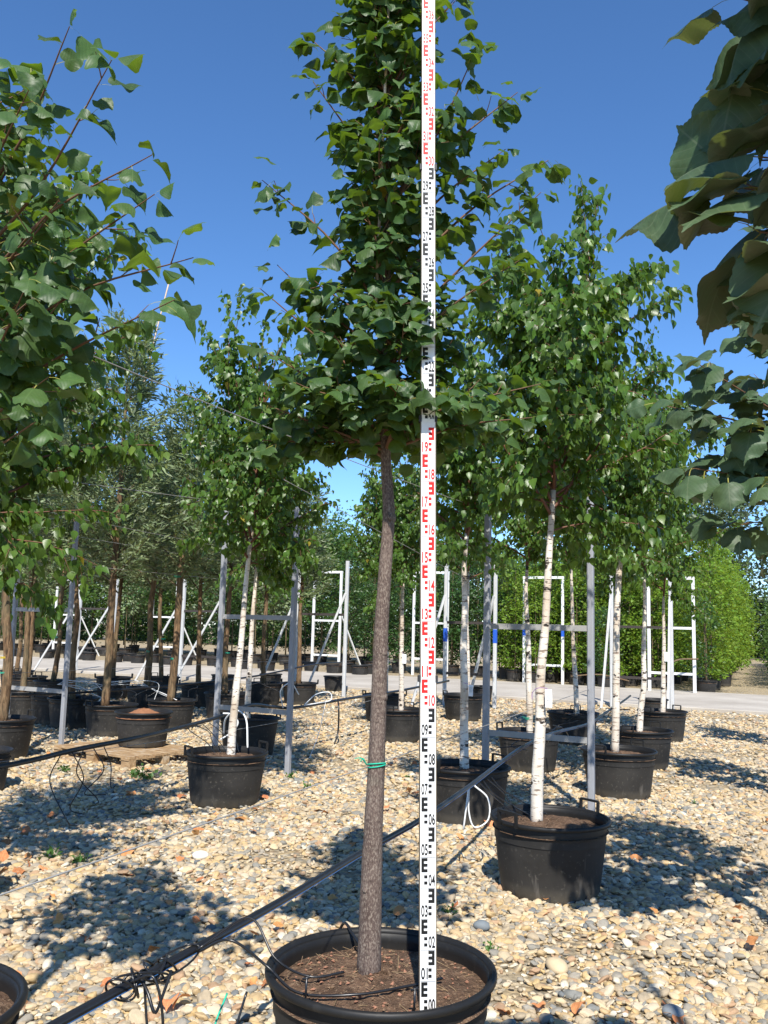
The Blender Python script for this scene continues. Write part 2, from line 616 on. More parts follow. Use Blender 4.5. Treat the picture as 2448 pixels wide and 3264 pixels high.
def gravel():
    rng = np.random.default_rng(5)
    P, S = [], []

    def patch(y0, y1, n_per, smin, smax, zj):
        area = .5 * (y1 ** 2 - y0 ** 2) * 1.06 + 1.8 * (y1 - y0)
        k = int(area * n_per)
        y = rng.uniform(y0, y1, k * 2)
        keep = rng.uniform(0, 1, k * 2) < (1.06 * y + 1.8) / (1.06 * y1 + 1.8)
        y = y[keep][:k]
        x = rng.uniform(-.5, .5, len(y)) * (1.06 * y + 1.8)
        z = rng.uniform(*zj, len(y))
        s = smin + (smax - smin) * rng.uniform(0, 1, len(y)) ** 1.7
        p = np.stack([x, y, z], 1)
        ok = ((p - RP) @ RN < -.02)
        nz = np.sin(1.9 * x + 1.3 * y) + np.sin(2.7 * y - 1.1 * x + 2) + .8 * np.sin(4.3 * x + 5.1 * y + 1) + .6 * np.sin(7.7 * x - 6.3 * y)
        ok &= rng.uniform(0, 1, len(y)) > np.clip((nz - .9) * .42, 0, .72)
        s *= np.where(nz > 1.2, rng.uniform(.5, .95, len(y)), 1)
        P.append(p[ok])
        S.append(s[ok])
    patch(3.3, 6.2, 1500, .011, .025, (.000, .012))
    patch(3.3, 6.2, 360, .020, .036, (.006, .020))
    patch(6.2, 10, 850, .013, .028, (.000, .013))
    patch(6.2, 10, 200, .021, .038, (.006, .020))
    patch(10, 17, 330, .018, .038, (.000, .016))
    patch(17, 25, 110, .022, .045, (.0, .018))
    P, S = np.concatenate(P), np.concatenate(S)
    k = len(P)
    me = bpy.data.meshes.new('gravel')
    me.vertices.add(k)
    me.vertices.foreach_set('co', P.ravel())
    rot = np.stack([rng.normal(0, .28, k), rng.normal(0, .28, k), rng.uniform(0, 6.28, k)], 1)
    scl = np.stack([S * rng.uniform(.95, 1.5, k), S * rng.uniform(.7, 1.05, k), S * rng.uniform(.38, .72, k)], 1)
    for nm, arr in (('prot', rot), ('pscl', scl)):
        a = me.attributes.new(nm, 'FLOAT_VECTOR', 'POINT')
        a.data.foreach_set('vector', arr.astype(np.float32).ravel())
    a = me.attributes.new('pidx', 'INT', 'POINT')
    a.data.foreach_set('value', rng.integers(0, 7, k).astype(np.int32))
    o = put('gravel', me, kind='stuff')
    tag(o, 'pale tan and grey river gravel covering the yard', 'gravel')
    ng = bpy.data.node_groups.new('gravel_instances', 'GeometryNodeTree')
    ng.interface.new_socket('Geometry', in_out='INPUT', socket_type='NodeSocketGeometry')
    ng.interface.new_socket('Geometry', in_out='OUTPUT', socket_type='NodeSocketGeometry')
    N = ng.nodes.new
    L = ng.links.new
    gi, go = N('NodeGroupInput'), N('NodeGroupOutput')
    jn = N('GeometryNodeJoinGeometry')
    pos = N('GeometryNodeInputPosition')
    for i in range(7):
        ic = N('GeometryNodeMeshIcoSphere')
        ic.inputs['Radius'].default_value = 1
        ic.inputs['Subdivisions'].default_value = 3 if i < 3 else 2
        no = N('ShaderNodeTexNoise')
        no.noise_dimensions = '4D'
        no.inputs['W'].default_value = i * 3.7
        no.inputs['Scale'].default_value = .85
        no.inputs['Detail'].default_value = 1.2
        L(pos.outputs[0], no.inputs['Vector'])
        su = N('ShaderNodeVectorMath')
        su.operation = 'SUBTRACT'
        L(no.outputs['Color'], su.inputs[0])
        su.inputs[1].default_value = (.5, .5, .5)
        mu = N('ShaderNodeVectorMath')
        mu.operation = 'SCALE'
        L(su.outputs[0], mu.inputs[0])
        mu.inputs['Scale'].default_value = 1.5
        sp = N('GeometryNodeSetPosition')
        L(ic.outputs['Mesh'], sp.inputs['Geometry'])
        L(mu.outputs[0], sp.inputs['Offset'])
        ss = N('GeometryNodeSetShadeSmooth')
        L(sp.outputs[0], ss.inputs[0])
        sm = N('GeometryNodeSetMaterial')
        sm.inputs['Material'].default_value = M['pebble']
        L(ss.outputs[0], sm.inputs[0])
        g2 = N('GeometryNodeGeometryToInstance')
        L(sm.outputs[0], g2.inputs[0])
        L(g2.outputs[0], jn.inputs[0])
    ip = N('GeometryNodeInstanceOnPoints')
    L(gi.outputs[0], ip.inputs['Points'])
    L(jn.outputs[0], ip.inputs['Instance'])
    ip.inputs['Pick Instance'].default_value = True

    def attr(nm, dt):
        a_ = N('GeometryNodeInputNamedAttribute')
        a_.data_type = dt
        a_.inputs['Name'].default_value = nm
        return a_.outputs['Attribute']
    L(attr('pidx', 'INT'), ip.inputs['Instance Index'])
    er = N('FunctionNodeEulerToRotation')
    L(attr('prot', 'FLOAT_VECTOR'), er.inputs[0])
    L(er.outputs[0], ip.inputs['Rotation'])
    L(attr('pscl', 'FLOAT_VECTOR'), ip.inputs['Scale'])
    L(ip.outputs[0], go.inputs[0])
    me.materials.append(M['pebble'])
    md = o.modifiers.new('gravel', 'NODES')
    md.node_group = ng


gravel()

# ------------------------------------------------------------------ leaves
def leaf_template(outline, width, teeth=0.0, fold=.10, droop=.25, cup=.5, ripple=.04, petiole=.45, pw=.012, seed=0, sub=2):
    """blade along +Y with its stalk joint at the origin; outline: right half (u, v) from base to tip"""
    rng = np.random.default_rng(seed)
    ol = np.array(outline, float)
    if sub > 1:
        t = np.linspace(0, len(ol) - 1, (len(ol) - 1) * sub + 1)
        ol = np.stack([np.interp(t, np.arange(len(ol)), ol[:, k]) for k in (0, 1)], 1)
    k = len(ol)
    if teeth:
        c = np.array((0, .45))
        for i in range(1, k - 1):
            ol[i] += (ol[i] - c) * (teeth if i % 2 else -teeth)
    vm = np.linspace(max(ol[0][1], 0), ol[-1][1], k)
    V_, U_ = [], []
    for i in range(k):
        V_.append((0, vm[i]))
    for sgn in (1, -1):
        for i in range(1, k - 1):
            V_.append((sgn * ol[i][0] * width, ol[i][1]))
    V_ = np.array(V_)
    fs = []
    for h in (0, 1):
        off = k + h * (k - 2)
        ring = [0] + [off + i for i in range(k - 2)] + [k - 1]
        for i in range(k - 1):
            a, b, c2, d = i, i + 1, ring[i + 1], ring[i]
            tri = []
            if d != a:
                tri.append((a, d, c2) if h == 0 else (a, c2, d))
                if c2 != b:
                    tri.append((a, c2, b) if h == 0 else (a, b, c2))
            else:
                tri.append((a, c2, b) if h == 0 else (a, b, c2))
            for t3 in tri:
                if len(set(t3)) == 3:
                    fs.append(t3)
    x, y = V_[:, 0], V_[:, 1]
    ph = rng.uniform(0, 6.28, 3)
    z = fold * np.abs(x) - cup * x ** 2 - droop * y ** 2 + ripple * np.sin(9 * y + ph[0]) * np.abs(x) * 2 + ripple * np.sin(7 * x + ph[1]) * y
    vv = np.stack([x, y + petiole, z], 1)
    uv = np.stack([x, np.maximum(y, 0.002)], 1)
    fs = np.array(fs)
    if petiole > 0:
        k0 = len(vv)
        pv = np.array([(-pw, 0, 0), (pw, 0, 0), (pw, petiole * .6, .03), (-pw, petiole * .6, .03), (pw, petiole + .03, 0), (-pw, petiole + .03, 0)])
        vv = np.vstack([vv, pv])
        uv = np.vstack([uv, np.tile([[0, -.2]], (6, 1))])
        fs = np.vstack([fs, np.array([(0, 1, 2), (0, 2, 3), (3, 2, 4), (3, 4, 5)]) + k0])
    return vv, fs, uv


LIN = [(0, .06), (.13, -.03), (.27, -.04), (.41, .05), (.50, .20), (.525, .37), (.475, .55), (.36, .72), (.20, .86), (.06, .95), (0, 1.08)]
BIR = [(0, 0), (.20, .06), (.38, .22), (.38, .38), (.26, .62), (.11, .84), (0, 1.02)]
TPL = {
    'linden': [leaf_template(LIN, wd, .020, fo, dr, cu, ri, .42, .014, i) for i, (wd, fo, dr, cu, ri) in enumerate([(1, .0, .22, .9, .07), (.95, .18, .38, .5, .10), (1.05, -.2, .15, 1.2, .06), (.9, .3, .1, .2, .12), (1, -.05, .55, .8, .08), (.92, .35, .45, .1, .09), (1.04, -.3, .3, .7, .11)])],
    'silver': [leaf_template(LIN, 1.05, .016, fo, dr, cu, .08, .42, .016, 10 + i, 4) for i, (fo, dr, cu) in enumerate([(.05, .3, .8), (-.2, .4, .9), (.2, .2, .5), (-.25, .25, .6), (.1, .5, .7)])],
    'birch': [leaf_template(BIR, .95, .05, fo, dr, 0, .03, .28, .012, 20 + i, 2) for i, (fo, dr) in enumerate([(.25, .15), (.1, .3), (.35, .05), (.0, .2)])],
    'birchlo': [leaf_template(BIR, .95, 0, fo, dr, 0, 0, .0, .012, 30 + i, 1) for i, (fo, dr) in enumerate([(.25, .15), (.1, .3)])],
    'willow': [(np.array([(0, 0, 0), (.12, .4, .03), (0, .42, 0), (-.12, .4, .03), (0, 1, -.12)]), np.array([(0, 1, 2), (0, 2, 3), (1, 4, 2), (2, 4, 3)]), np.array([(0, .01), (.1, .4), (0, .4), (-.1, .4), (0, 1)]))],
    'tuft': [(np.array([(0, 0, 0), (.30, .42, .10), (0, .46, 0), (-.30, .42, .10), (0, 1, -.15)]), np.array([(0, 1, 2), (0, 2, 3), (1, 4, 2), (2, 4, 3)]), np.array([(0, .01), (.3, .4), (0, .4), (-.3, .4), (0, 1)]))],
}
LEAFMESH = {}


def leaf_meshes(kind, mat):
    key = (kind, mat.name)
    if key not in LEAFMESH:
        out = []
        for vv, fs, uv in TPL[kind]:
            b = MB()
            b.add(vv, [fs], 0, uv)
            out.append(b.mesh('leaf', mat))
        LEAFMESH[key] = out
    return LEAFMESH[key]


def frames_from(A, Nn):
    A = A / (np.linalg.norm(A, axis=1)[:, None] + 1e-9)
    Nn = Nn - A * np.sum(A * Nn, axis=1)[:, None]
    Nn /= np.linalg.norm(Nn, axis=1)[:, None] + 1e-9
    X = np.cross(A, Nn)
    return np.stack([X, A, Nn], 2)          # columns


def join_leaves(mb_, kind, P, F, S, rng, mat=0):
    T = TPL[kind]
    idx = rng.integers(0, len(T), len(P))
    for i, (vv, fs, uv) in enumerate(T):
        sel = np.where(idx == i)[0]
        if not len(sel):
            continue
        k = len(vv)
        w_ = np.einsum('nij,kj->nki', F[sel], vv) * S[sel][:, None, None] + P[sel][:, None, :]
        fa = (fs[None] + (np.arange(len(sel)) * k)[:, None, None]).reshape(-1, 3)
        mb_.add(w_.reshape(-1, 3), [fa], mat, np.tile(uv, (len(sel), 1)), np.repeat(rng.uniform(.001, 1, len(sel)), k))


def orient(kind, P, T, side, rng, axis_xy):
    """leaf axis and normal at each node"""
    k = len(P)
    sv = np.cross(T, UP)
    sv /= np.linalg.norm(sv, axis=1)[:, None] + 1e-6
    sv *= side[:, None]
    out = P.copy()
    out[:, :2] -= axis_xy
    out[:, 2] = 0
    out /= np.linalg.norm(out, axis=1)[:, None] + 1e-6
    jit = rng.normal(size=(k, 3))
    SUNV = V(-.02, -.67, .74)
    if kind in ('linden', 'silver'):
        A = .75 * sv + .40 * T + .25 * out - UP * rng.uniform(.05, .75, k)[:, None] + .28 * jit
        Nn = .45 * UP + .45 * out + .55 * SUNV + .36 * rng.normal(size=(k, 3))
    elif kind.startswith('birch'):
        A = .35 * sv + .25 * T + .15 * out - UP * rng.uniform(.45, 1.3, k)[:, None] + .22 * jit
        Nn = .2 * UP + .55 * out + .4 * SUNV + .72 * rng.normal(size=(k, 3))
    elif kind == 'willow':
        A = .55 * sv + .85 * T + .2 * out - UP * rng.uniform(-.2, .45, k)[:, None] + .25 * jit
        Nn = .3 * UP + .4 * out + .4 * SUNV + .6 * rng.normal(size=(k, 3))
    else:
        A = .6 * sv + .5 * T + .4 * out - UP * rng.uniform(0, .6, k)[:, None] + .4 * jit
        Nn = .7 * UP + .6 * out + .5 * rng.normal(size=(k, 3))
    return frames_from(A, Nn)


def grow(rng, p0, az, el, L, bend=0.0, wob=.06, n=9, target=None):
    if target is not None:
        d0 = np.asarray(target) - p0
        L = np.linalg.norm(d0)
        mid = p0 + d0 * .5 + UP * (bend * L) + rng.normal(size=3) * wob * L * .5
        return spline([p0, mid, target], n)
    d = V(math.cos(el) * math.cos(az), math.cos(el) * math.sin(az), math.sin(el))
    pts = [p0]
    for i in range(n - 1):
        d = nrm(d + UP * bend / n + rng.normal(size=3) * wob)
        pts.append(pts[-1] + d * L / (n - 1))
    return np.array(pts)


class Crown:
    def __init__(s, rng):
        s.rng = rng
        s.branches = []
        s.P, s.T, s.side = [], [], []

    def nodes(s, pts, s0, step):
        L = np.linalg.norm(np.diff(pts, axis=0), axis=1)
        cum = np.concatenate([[0], np.cumsum(L)])
        sg = s.rng.choice([-1, 1])
        d = s0 * cum[-1]
        while d < cum[-1] + 1e-6:
            i = min(np.searchsorted(cum, d, side='right') - 1, len(pts) - 2)
            t = (d - cum[i]) / (L[i] + 1e-9)
            s.P.append(pts[i] * (1 - t) + pts[i + 1] * t)
            s.T.append(nrm(pts[i + 1] - pts[i]))
            s.side.append(sg)
            sg = -sg
            d += step * s.rng.uniform(.7, 1.3)
        # end leaf
        s.P.append(pts[-1])
        s.T.append(nrm(pts[-1] - pts[-2]))
        s.side.append(sg * .3)

    def branch(s, pts, r0, r1=.0016, tw_step=.1, tw_len=(.12, .28), tw_s0=.25, tw_bend=.1, ls=.05, leaf_s0=.3, sides=5, tw_droop=0.0):
        rng = s.rng
        b = MB()
        k = len(pts)
        b.tube(pts, np.linspace(r0, r1, k), sides, cap=False)
        s.nodes(pts, leaf_s0, ls)
        L = np.sum(np.linalg.norm(np.diff(pts, axis=0), axis=1))
        d = tw_s0 * L
        sg = rng.choice([-1, 1])
        while d < L * .95 and tw_step > 0:
            f = d / L
            i = min(int(f * (k - 1)), k - 2)
            t = f * (k - 1) - i
            p = pts[i] * (1 - t) + pts[i + 1] * t
            T = nrm(pts[i + 1] - pts[i])
            sv = nrm(np.cross(T, UP) + 1e-6) * sg
            an = rng.uniform(-.9, .9)
            q = np.cross(T, sv)
            sd = sv * math.cos(an) + q * math.sin(an)
            dr = nrm(T * rng.uniform(.5, 1.0) + sd * rng.uniform(.6, 1.0) - UP * tw_droop)
            l = rng.uniform(*tw_len) * (1.1 - .5 * f)
            n_ = 5
            tp = [p]
            for _ in range(n_ - 1):
                dr = nrm(dr + UP * (tw_bend - tw_droop) / n_ * 1.5 + rng.normal(size=3) * .07)
                tp.append(tp[-1] + dr * l / (n_ - 1))
            tp = np.array(tp)
            b.tube(tp, np.linspace(max(r0 * .3, .0022), .0012, n_), 4, cap=False)
            s.nodes(tp, .15, ls)
            sg = -sg
            d += tw_step * rng.uniform(.7, 1.3)
        s.branches.append(b)


def plant_tree(name, label, cat, base, trunk, radii, crown, kind, leafmat, barkmat, twigmat, size, n_obj=0, group=None, sides=12, join_branches=True, rough=0.0, seed=0, thin=None, reps=1, jit=.03, lowkind=None):
    """top-level tree: trunk, branches, single leaves (the ones that show largest) and the rest of the crown"""
    rng = np.random.default_rng(seed + 77)
    base = np.asarray(base, float)
    e = empty(name, base)
    tag(e, label, cat, group)
    b = MB()
    tp = spline(trunk, max(14, 5 * len(trunk)))
    rad = np.interp(np.linspace(0, 1, len(tp)), np.linspace(0, 1, len(radii)), radii)
    b.tube(tp - base, rad, sides, rough=rough, rng=rng)
    b.build('trunk', barkmat, e)
    if join_branches:
        allb = MB()
        for c in crown.branches:
            allb.v += [q - base for q in c.v]
            allb.f += [q + allb.n for q in c.f]
            allb.m += c.m
            allb.uv += c.uv
            allb.rnd += c.rnd
            allb.n += c.n
        if allb.n:
            allb.build('limbs', twigmat, e)
    else:
        for c in crown.branches:
            c.v = [q - base for q in c.v]
            c.build('branch', twigmat, e)
    P, T, sd = np.array(crown.P), np.array(crown.T), np.array(crown.side, float)
    if thin is not None:
        k = thin(P)
        P, T, sd = P[k], T[k], sd[k]
    if reps > 1:
        P = np.repeat(P, reps, 0)
        T = np.repeat(T, reps, 0)
        sd = np.repeat(sd, reps) * np.tile([1, -1, 1, -1, 1][:reps], len(sd))
        P = P + rng.normal(size=P.shape) * jit * (np.arange(len(P)) % reps > 0)[:, None]
    F = orient(kind, P, T, sd, rng, base[:2])
    S = size * rng.uniform(.55, 1.22, len(P))
    rest = np.arange(len(P))
    if n_obj:
        x, y, dep = proj(P)
        vis = (np.abs(x) < .53) & (np.abs(y) < .53) & (dep > .3)
        # leaves turned to the camera side of the crown, near ones first
        rad_ = np.linalg.norm((P - base)[:, :2], axis=1)
        score = np.where(vis, dep - .3 * S / size, 1e6)
        pick = np.argsort(score)[:n_obj]
        pick = pick[score[pick] < 1e5]
        ms = leaf_meshes(kind, leafmat)
        for i in pick:
            o = bpy.data.objects.new('leaf', ms[rng.integers(0, len(ms))])
            COL.objects.link(o)
            o.parent = e
            m4 = Matrix.Identity(4)
            fm = F[i] * S[i]
            for r_ in range(3):
                for c_ in range(3):
                    m4[r_][c_] = fm[r_][c_]
                m4[r_][3] = P[i][r_] - base[r_]
            o.matrix_local = m4
        rest = np.setdiff1d(rest, pick)
    if len(rest):
        cb = MB()
        join_leaves(cb, lowkind or kind, P[rest] - base, F[rest], S[rest], rng)
        cb.build('crown', leafmat, e, smooth=True, kind='stuff')
    return e


# ------------------------------------------------------------------ pots
POTMESH = {}


def pot_parts(key, r_top, h, seed, handles=True, soil='soil'):
    if key in POTMESH:
        return POTMESH[key]
    rng = np.random.default_rng(seed)
    rb = r_top * .80
    hh = h
    b = MB()
    z = np.linspace(0, hh - .03, 8)
    r = rb + (r_top - .018 - rb) * (z / hh) ** .85
    body_ = [(r[i], z[i] + .014) for i in range(8)]
    prof = [(0, .004), (rb - .02, .004), (rb - .004, .010)] + body_
    ri = r_top - .018 - .008
    prof += [(ri + .004, hh - .015)] + [(ri - .004 - .0 * i, hh - .02 - .03 * i) for i in range(5)]
    b.lathe(prof, 56, 0, .012, rng)
    # drainage slots: short dark ribs at the foot
    body = b.mesh('body', M['pot'])
    b = MB()
    rr = r_top
    lip = [(rr - .022, hh - .030), (rr - .006, hh - .030), (rr + .003, hh - .026), (rr + .005, hh - .016), (rr + .003, hh - .006), (rr - .004, hh), (rr - .014, hh - .002), (rr - .021, hh - .012), (rr - .022, hh - .03)]
    b.lathe(lip, 56, 0, .008, rng)
    rim = b.mesh('rim', M['pot'])
    b = MB()
    zs = hh - .078
    nr, na = 14, 48
    vv, fa = [], []
    for i in range(nr + 1):
        for j in range(na):
            rad = (ri + .012) * i / nr
            a = j * 2 * math.pi / na
            bump_ = rng.normal(0, .004) if i < nr else 0
            vv.append((rad * math.cos(a), rad * math.sin(a), zs + .048 * (1 - (i / nr) ** 2) + bump_))
    for i in range(nr):
        for j in range(na):
            fa.append((i * na + j, (i + 1) * na + j, (i + 1) * na + (j + 1) % na, i * na + (j + 1) % na))
    b.add(vv, [np.array(fa)])
    so_ = b.mesh('soil', M[soil])
    hd = []
    if handles:
        b = MB()
        w_, up_ = .075, .075
        pts = [(r_top + .002, -w_, hh - .028), (r_top + .006, -w_, hh + up_ - .012), (r_top + .006, w_, hh + up_ - .012), (r_top + .002, w_, hh - .028)]
        for p, q in zip(pts[:-1], pts[1:]):
            b.bar(p, q, .014, .02, ref=V(1, 0, 0))
        hd.append(b.mesh('handle', M['pot'], False))
    slot = MB()
    slot.bar((rb + .0015, 0, .012), (rb + .005, 0, .055), .012, .006, ref=V(1, 0, 0))
    hd.append(slot.mesh('drain_slot', M['clamp'], False))
    POTMESH[key] = (body, rim, so_, hd, handles)
    return POTMESH[key]


def pot(x, y, label, rz=0.0, key='std', z=0.0, group=None, slots=True, name='plant_pot'):
    spec = {'std': (.395, .485, 1, True), 'main': (.412, .487, 2, False), 'small': (.30, .40, 3, False), 'red': (.36, .43, 4, False), 'far': (.30, .40, 5, False), 'std2': (.39, .47, 6, True)}[key]
    body, rim, so_, hd, han = pot_parts(key, *spec[:3], handles=spec[3], soil='redsoil' if key == 'red' else 'soil')
    e = empty(name, (x, y, z), rz)
    tag(e, label, 'pot', group)
    put('body', body, e)
    put('rim', rim, e)
    put('soil', so_, e)
    if han:
        for k in range(2):
            o = put('handle', hd[0], e)
            o.rotation_euler = (0, 0, math.pi * k + .25)
    if slots:
        for k in range(8):
            o = put('drain_slot', hd[-1], e)
            o.rotation_euler = (0, 0, k * math.pi / 4 + .2)
    return e


# ------------------------------------------------------------------ frames (posts and rails)
def post_frame(name, label, near, far, h=3.05, rails=(1.75, .70), mat='grey', rail='rail', w=.062, braces=(), group=None, top_bar=False, blue=None, railw=.055):
    near, far = V(*near, 0), V(*far, 0)
    base = (near + far) / 2
    e = empty(name, base)
    tag(e, label, 'trellis', group)
    a = nrm(far - near)
    for p in (near, far):
        b = MB()
        b.bar(p - base - UP * .05, p - base + UP * h, w, w, ref=a, bev=w * .16)
        o = b.build('post', M[mat], e, smooth=False)
        if blue:
            b = MB()
            b.bar(p - base + UP * blue[0], p - base + UP * blue[1], w + .006, w + .006, ref=a, bev=w * .16)
            b.build('blue_band', M['blue'], o, smooth=False)
    cam_side = -RN * (w / 2 + .012)
    for z in rails:
        b = MB()
        b.bar(near - base + UP * z + cam_side * .0 + a * w * .5, far - base + UP * z - a * w * .5, .03, railw)
        b.build('rail', M[rail], e, smooth=False)
    if top_bar:
        b = MB()
        b.bar(near - base + UP * (h + w * .45) - a * w * .5, far - base + UP * (h + w * .45) + a * w * .5, w, w * .9)
        b.build('top_bar', M[mat], e, smooth=False)
    for (which, off, zt) in braces:
        p = near if which == 0 else far
        b = MB()
        q = V(p[0] + off[0], p[1] + off[1], -.03)
        b.bar(q - base, p - base + UP * zt + V(-.03, -.03, 0), .05, .05)
        b.build('brace', M[mat], e, smooth=False)
    return e


# ------------------------------------------------------------------ the measured linden
rng = np.random.default_rng(11)
pot(.033, 3.43, 'large black plastic pot holding the linden and the levelling staff', .3, 'main')
TR = [V(-.012, 3.45, .40), V(-.010, 3.45, .89), V(-.003, 3.45, 1.23), V(.002, 3.45, 1.70), V(.014, 3.45, 2.00), V(.018, 3.45, 2.16), V(0, 3.455, 2.40), V(-.01, 3.46, 2.95), V(-.02, 3.46, 3.61), V(-.035, 3.46, 4.2), V(-.04, 3.46, 4.75)]
TRS = spline(TR, 120)


def on_trunk(trs, z):
    i = int(np.argmin(np.abs(trs[:, 2] - z)))
    return trs[i].copy()


cr = Crown(rng)
az = 0.0
NB = 60
for i in range(NB):
    t = i / (NB - 1)
    z = 2.36 + t * 2.15
    az += 2.4 + rng.normal(0, .25)
    L = (.30 - .10 * t + .16 * max(0, 1 - t * 3.2)) * rng.uniform(.7, 1.25)
    el = R(rng.uniform(18, 44) + 26 * t)
    p0 = on_trunk(TRS, z)
    pts = grow(rng, p0, az, el, L, .25, .05)
    cr.branch(pts, .009 * (1.15 - .6 * t), tw_step=.075, tw_len=(.08, .20), ls=.045, leaf_s0=.2)
# low skirt of the crown
for a_ in np.linspace(0, 6.28, 9)[:-1]:
    pts = grow(rng, on_trunk(TRS, rng.uniform(2.42, 2.58)), a_ + rng.normal(0, .2), R(rng.uniform(2, 22)), rng.uniform(.32, .50), .0, .05)
    cr.branch(pts, .009, tw_step=.07, tw_len=(.10, .22), ls=.043, leaf_s0=.3)
# the long shoots that stand out of the outline
for z0, tgt in [(2.95, (-.51, 3.30, 3.42)), (2.80, (-.47, 3.55, 3.18)), (3.05, (.63, 3.42, 3.60)), (2.85, (.58, 3.30, 3.40)), (3.45, (.50, 3.40, 3.88)), (3.75, (-.37, 3.42, 4.12)),
                (3.45, (-.33, 3.35, 3.87)), (2.45, (-.47, 3.25, 2.72)), (2.40, (-.46, 3.38, 2.54)), (2.40, (.55, 3.30, 2.50)), (2.45, (.60, 3.40, 2.66)), (3.4, (.32, 3.2, 3.95)),
                (2.75, (.52, 3.25, 3.12)), (2.6, (-.50, 3.3, 2.98)), (3.9, (.24, 3.4, 4.28)), (3.2, (.46, 3.45, 3.66))]:
    pts = grow(rng, on_trunk(TRS, z0), 0, 0, 0, .02, .05, 10, np.array(tgt))
    cr.branch(pts, .0075, tw_step=.20, tw_len=(.05, .12), tw_s0=.4, ls=.068, leaf_s0=.4)
LT = plant_tree('linden_tree', 'tall young linden with dense leafy crown in the pot with the levelling staff', 'tree', (-.012, 3.45, .43), TR,
           [.046, .0365, .031, .0275, .0245, .0235, .020, .016, .011, .007, .003], cr, 'linden', M['linden'], M['bark_l'], M['twig_l'], .069, 300, join_branches=False, sides=18, rough=.022, seed=1, reps=2, jit=.03)

for k, (z, a_, s_) in enumerate([(1.42, -.35, .010), (1.60, -.9, .009), (.72, -2.2, .007), (2.12, -.7, .012)]):
    b = MB()
    c0 = on_trunk(TRS, z) - V(-.012, 3.45, .43)
    rr = np.interp(z, [.43, .89, 1.23, 1.7, 2.0, 2.3], [.045, .0365, .031, .0275, .0245, .021])
    d_ = V(math.cos(a_), math.sin(a_), .1)
    b.tube([c0 + d_ * rr * .7, c0 + d_ * (rr + .0008), c0 + d_ * (rr + .003), c0 + d_ * (rr + .0031)], [s_ * 2.2, s_ * 1.3, s_ * .6, s_ * .2], 9)
    b.build('knot', M['bark_l'], LT)
# cane tied in the crown of the linden
mb = MB()
mb.tube(spline([(-.055, 3.40, 2.9), (-.045, 3.40, 3.6), (-.035, 3.41, 4.30)], 10), .006, 7)
tag(mb.build('bamboo_cane', M['bamboo']), 'thin pale cane standing upright inside the crown of the measured linden', 'cane')


def twine(name, label, c, r, mat, tails=True, group=None, seed=0, turns=2):
    rg = np.random.default_rng(seed)
    b = MB()
    c = np.asarray(c, float)
    for k in range(turns):
        an = np.linspace(0, 2 * math.pi, 22)
        ring = np.stack([c[0] + (r + .003) * np.cos(an), c[1] + (r + .003) * np.sin(an), c[2] + .007 * k + .006 * np.cos(an + k)], 1)
        b.tube(ring, .0028, 5, cap=False)
    if tails:
        p = c + V(-r - .003, -.004, 0)
        for k in range(3):
            q = p + V(rg.uniform(-.05, -.01), rg.uniform(-.02, .01), rg.uniform(.005, .03))
            b.tube(spline([p, (p + q) / 2 + UP * .015, q], 6), .0018, 4)
    o = b.build(name, mat)
    tag(o, label, 'twine', group)
    return o


twine('green_twine', 'bright green twine tied round the trunk of the measured linden', (-.004, 3.45, 1.185), .0315, M['string'], seed=3)

# litter on the soil of the big pot
mb = MB()
rg = np.random.default_rng(8)
for i in range(360):
    r_, a_ = .36 * math.sqrt(rg.uniform(0, 1)), rg.uniform(0, 6.28)
    s = rg.uniform(.004, .015)
    z = .413 + .048 * (1 - (r_ / .39) ** 2)
    p = V(r_ * math.cos(a_), r_ * math.sin(a_), z)
    if i < 290:
        q = rg.normal(size=(6, 3)) * .25 + np.array([(1, 0, 0), (-1, 0, 0), (0, 1, 0), (0, -1, 0), (0, 0, .7), (0, 0, -.7)])
        mb.add(p + q * s * .6, [np.array([(0, 2, 4), (2, 1, 4), (1, 3, 4), (3, 0, 4), (2, 0, 5), (1, 2, 5), (3, 1, 5), (0, 3, 5)])], 0 if rg.uniform() < .6 else 1)
    else:
        d = nrm(V(rg.normal(), rg.normal(), rg.normal() * .25))
        l = rg.uniform(.02, .10)
        mb.tube([p - d * l / 2 + UP * .004, p + UP * .006, p + d * l / 2 + UP * .004], .0011, 4, 2 if rg.uniform() < .7 else 1)
PM = [o for o in bpy.data.objects if o.name.startswith('plant_pot')][0]
mb.build('soil_litter', [mat_plain('brick_chips', (.30, .15, .095), .9, .1, .4, 50), mat_plain('bark_chips', (.20, .13, .08), .9, .1, .4, 40), mat_plain('straw', (.27, .19, .105), .8, .2, .3, 40)], PM, smooth=False, kind='stuff')

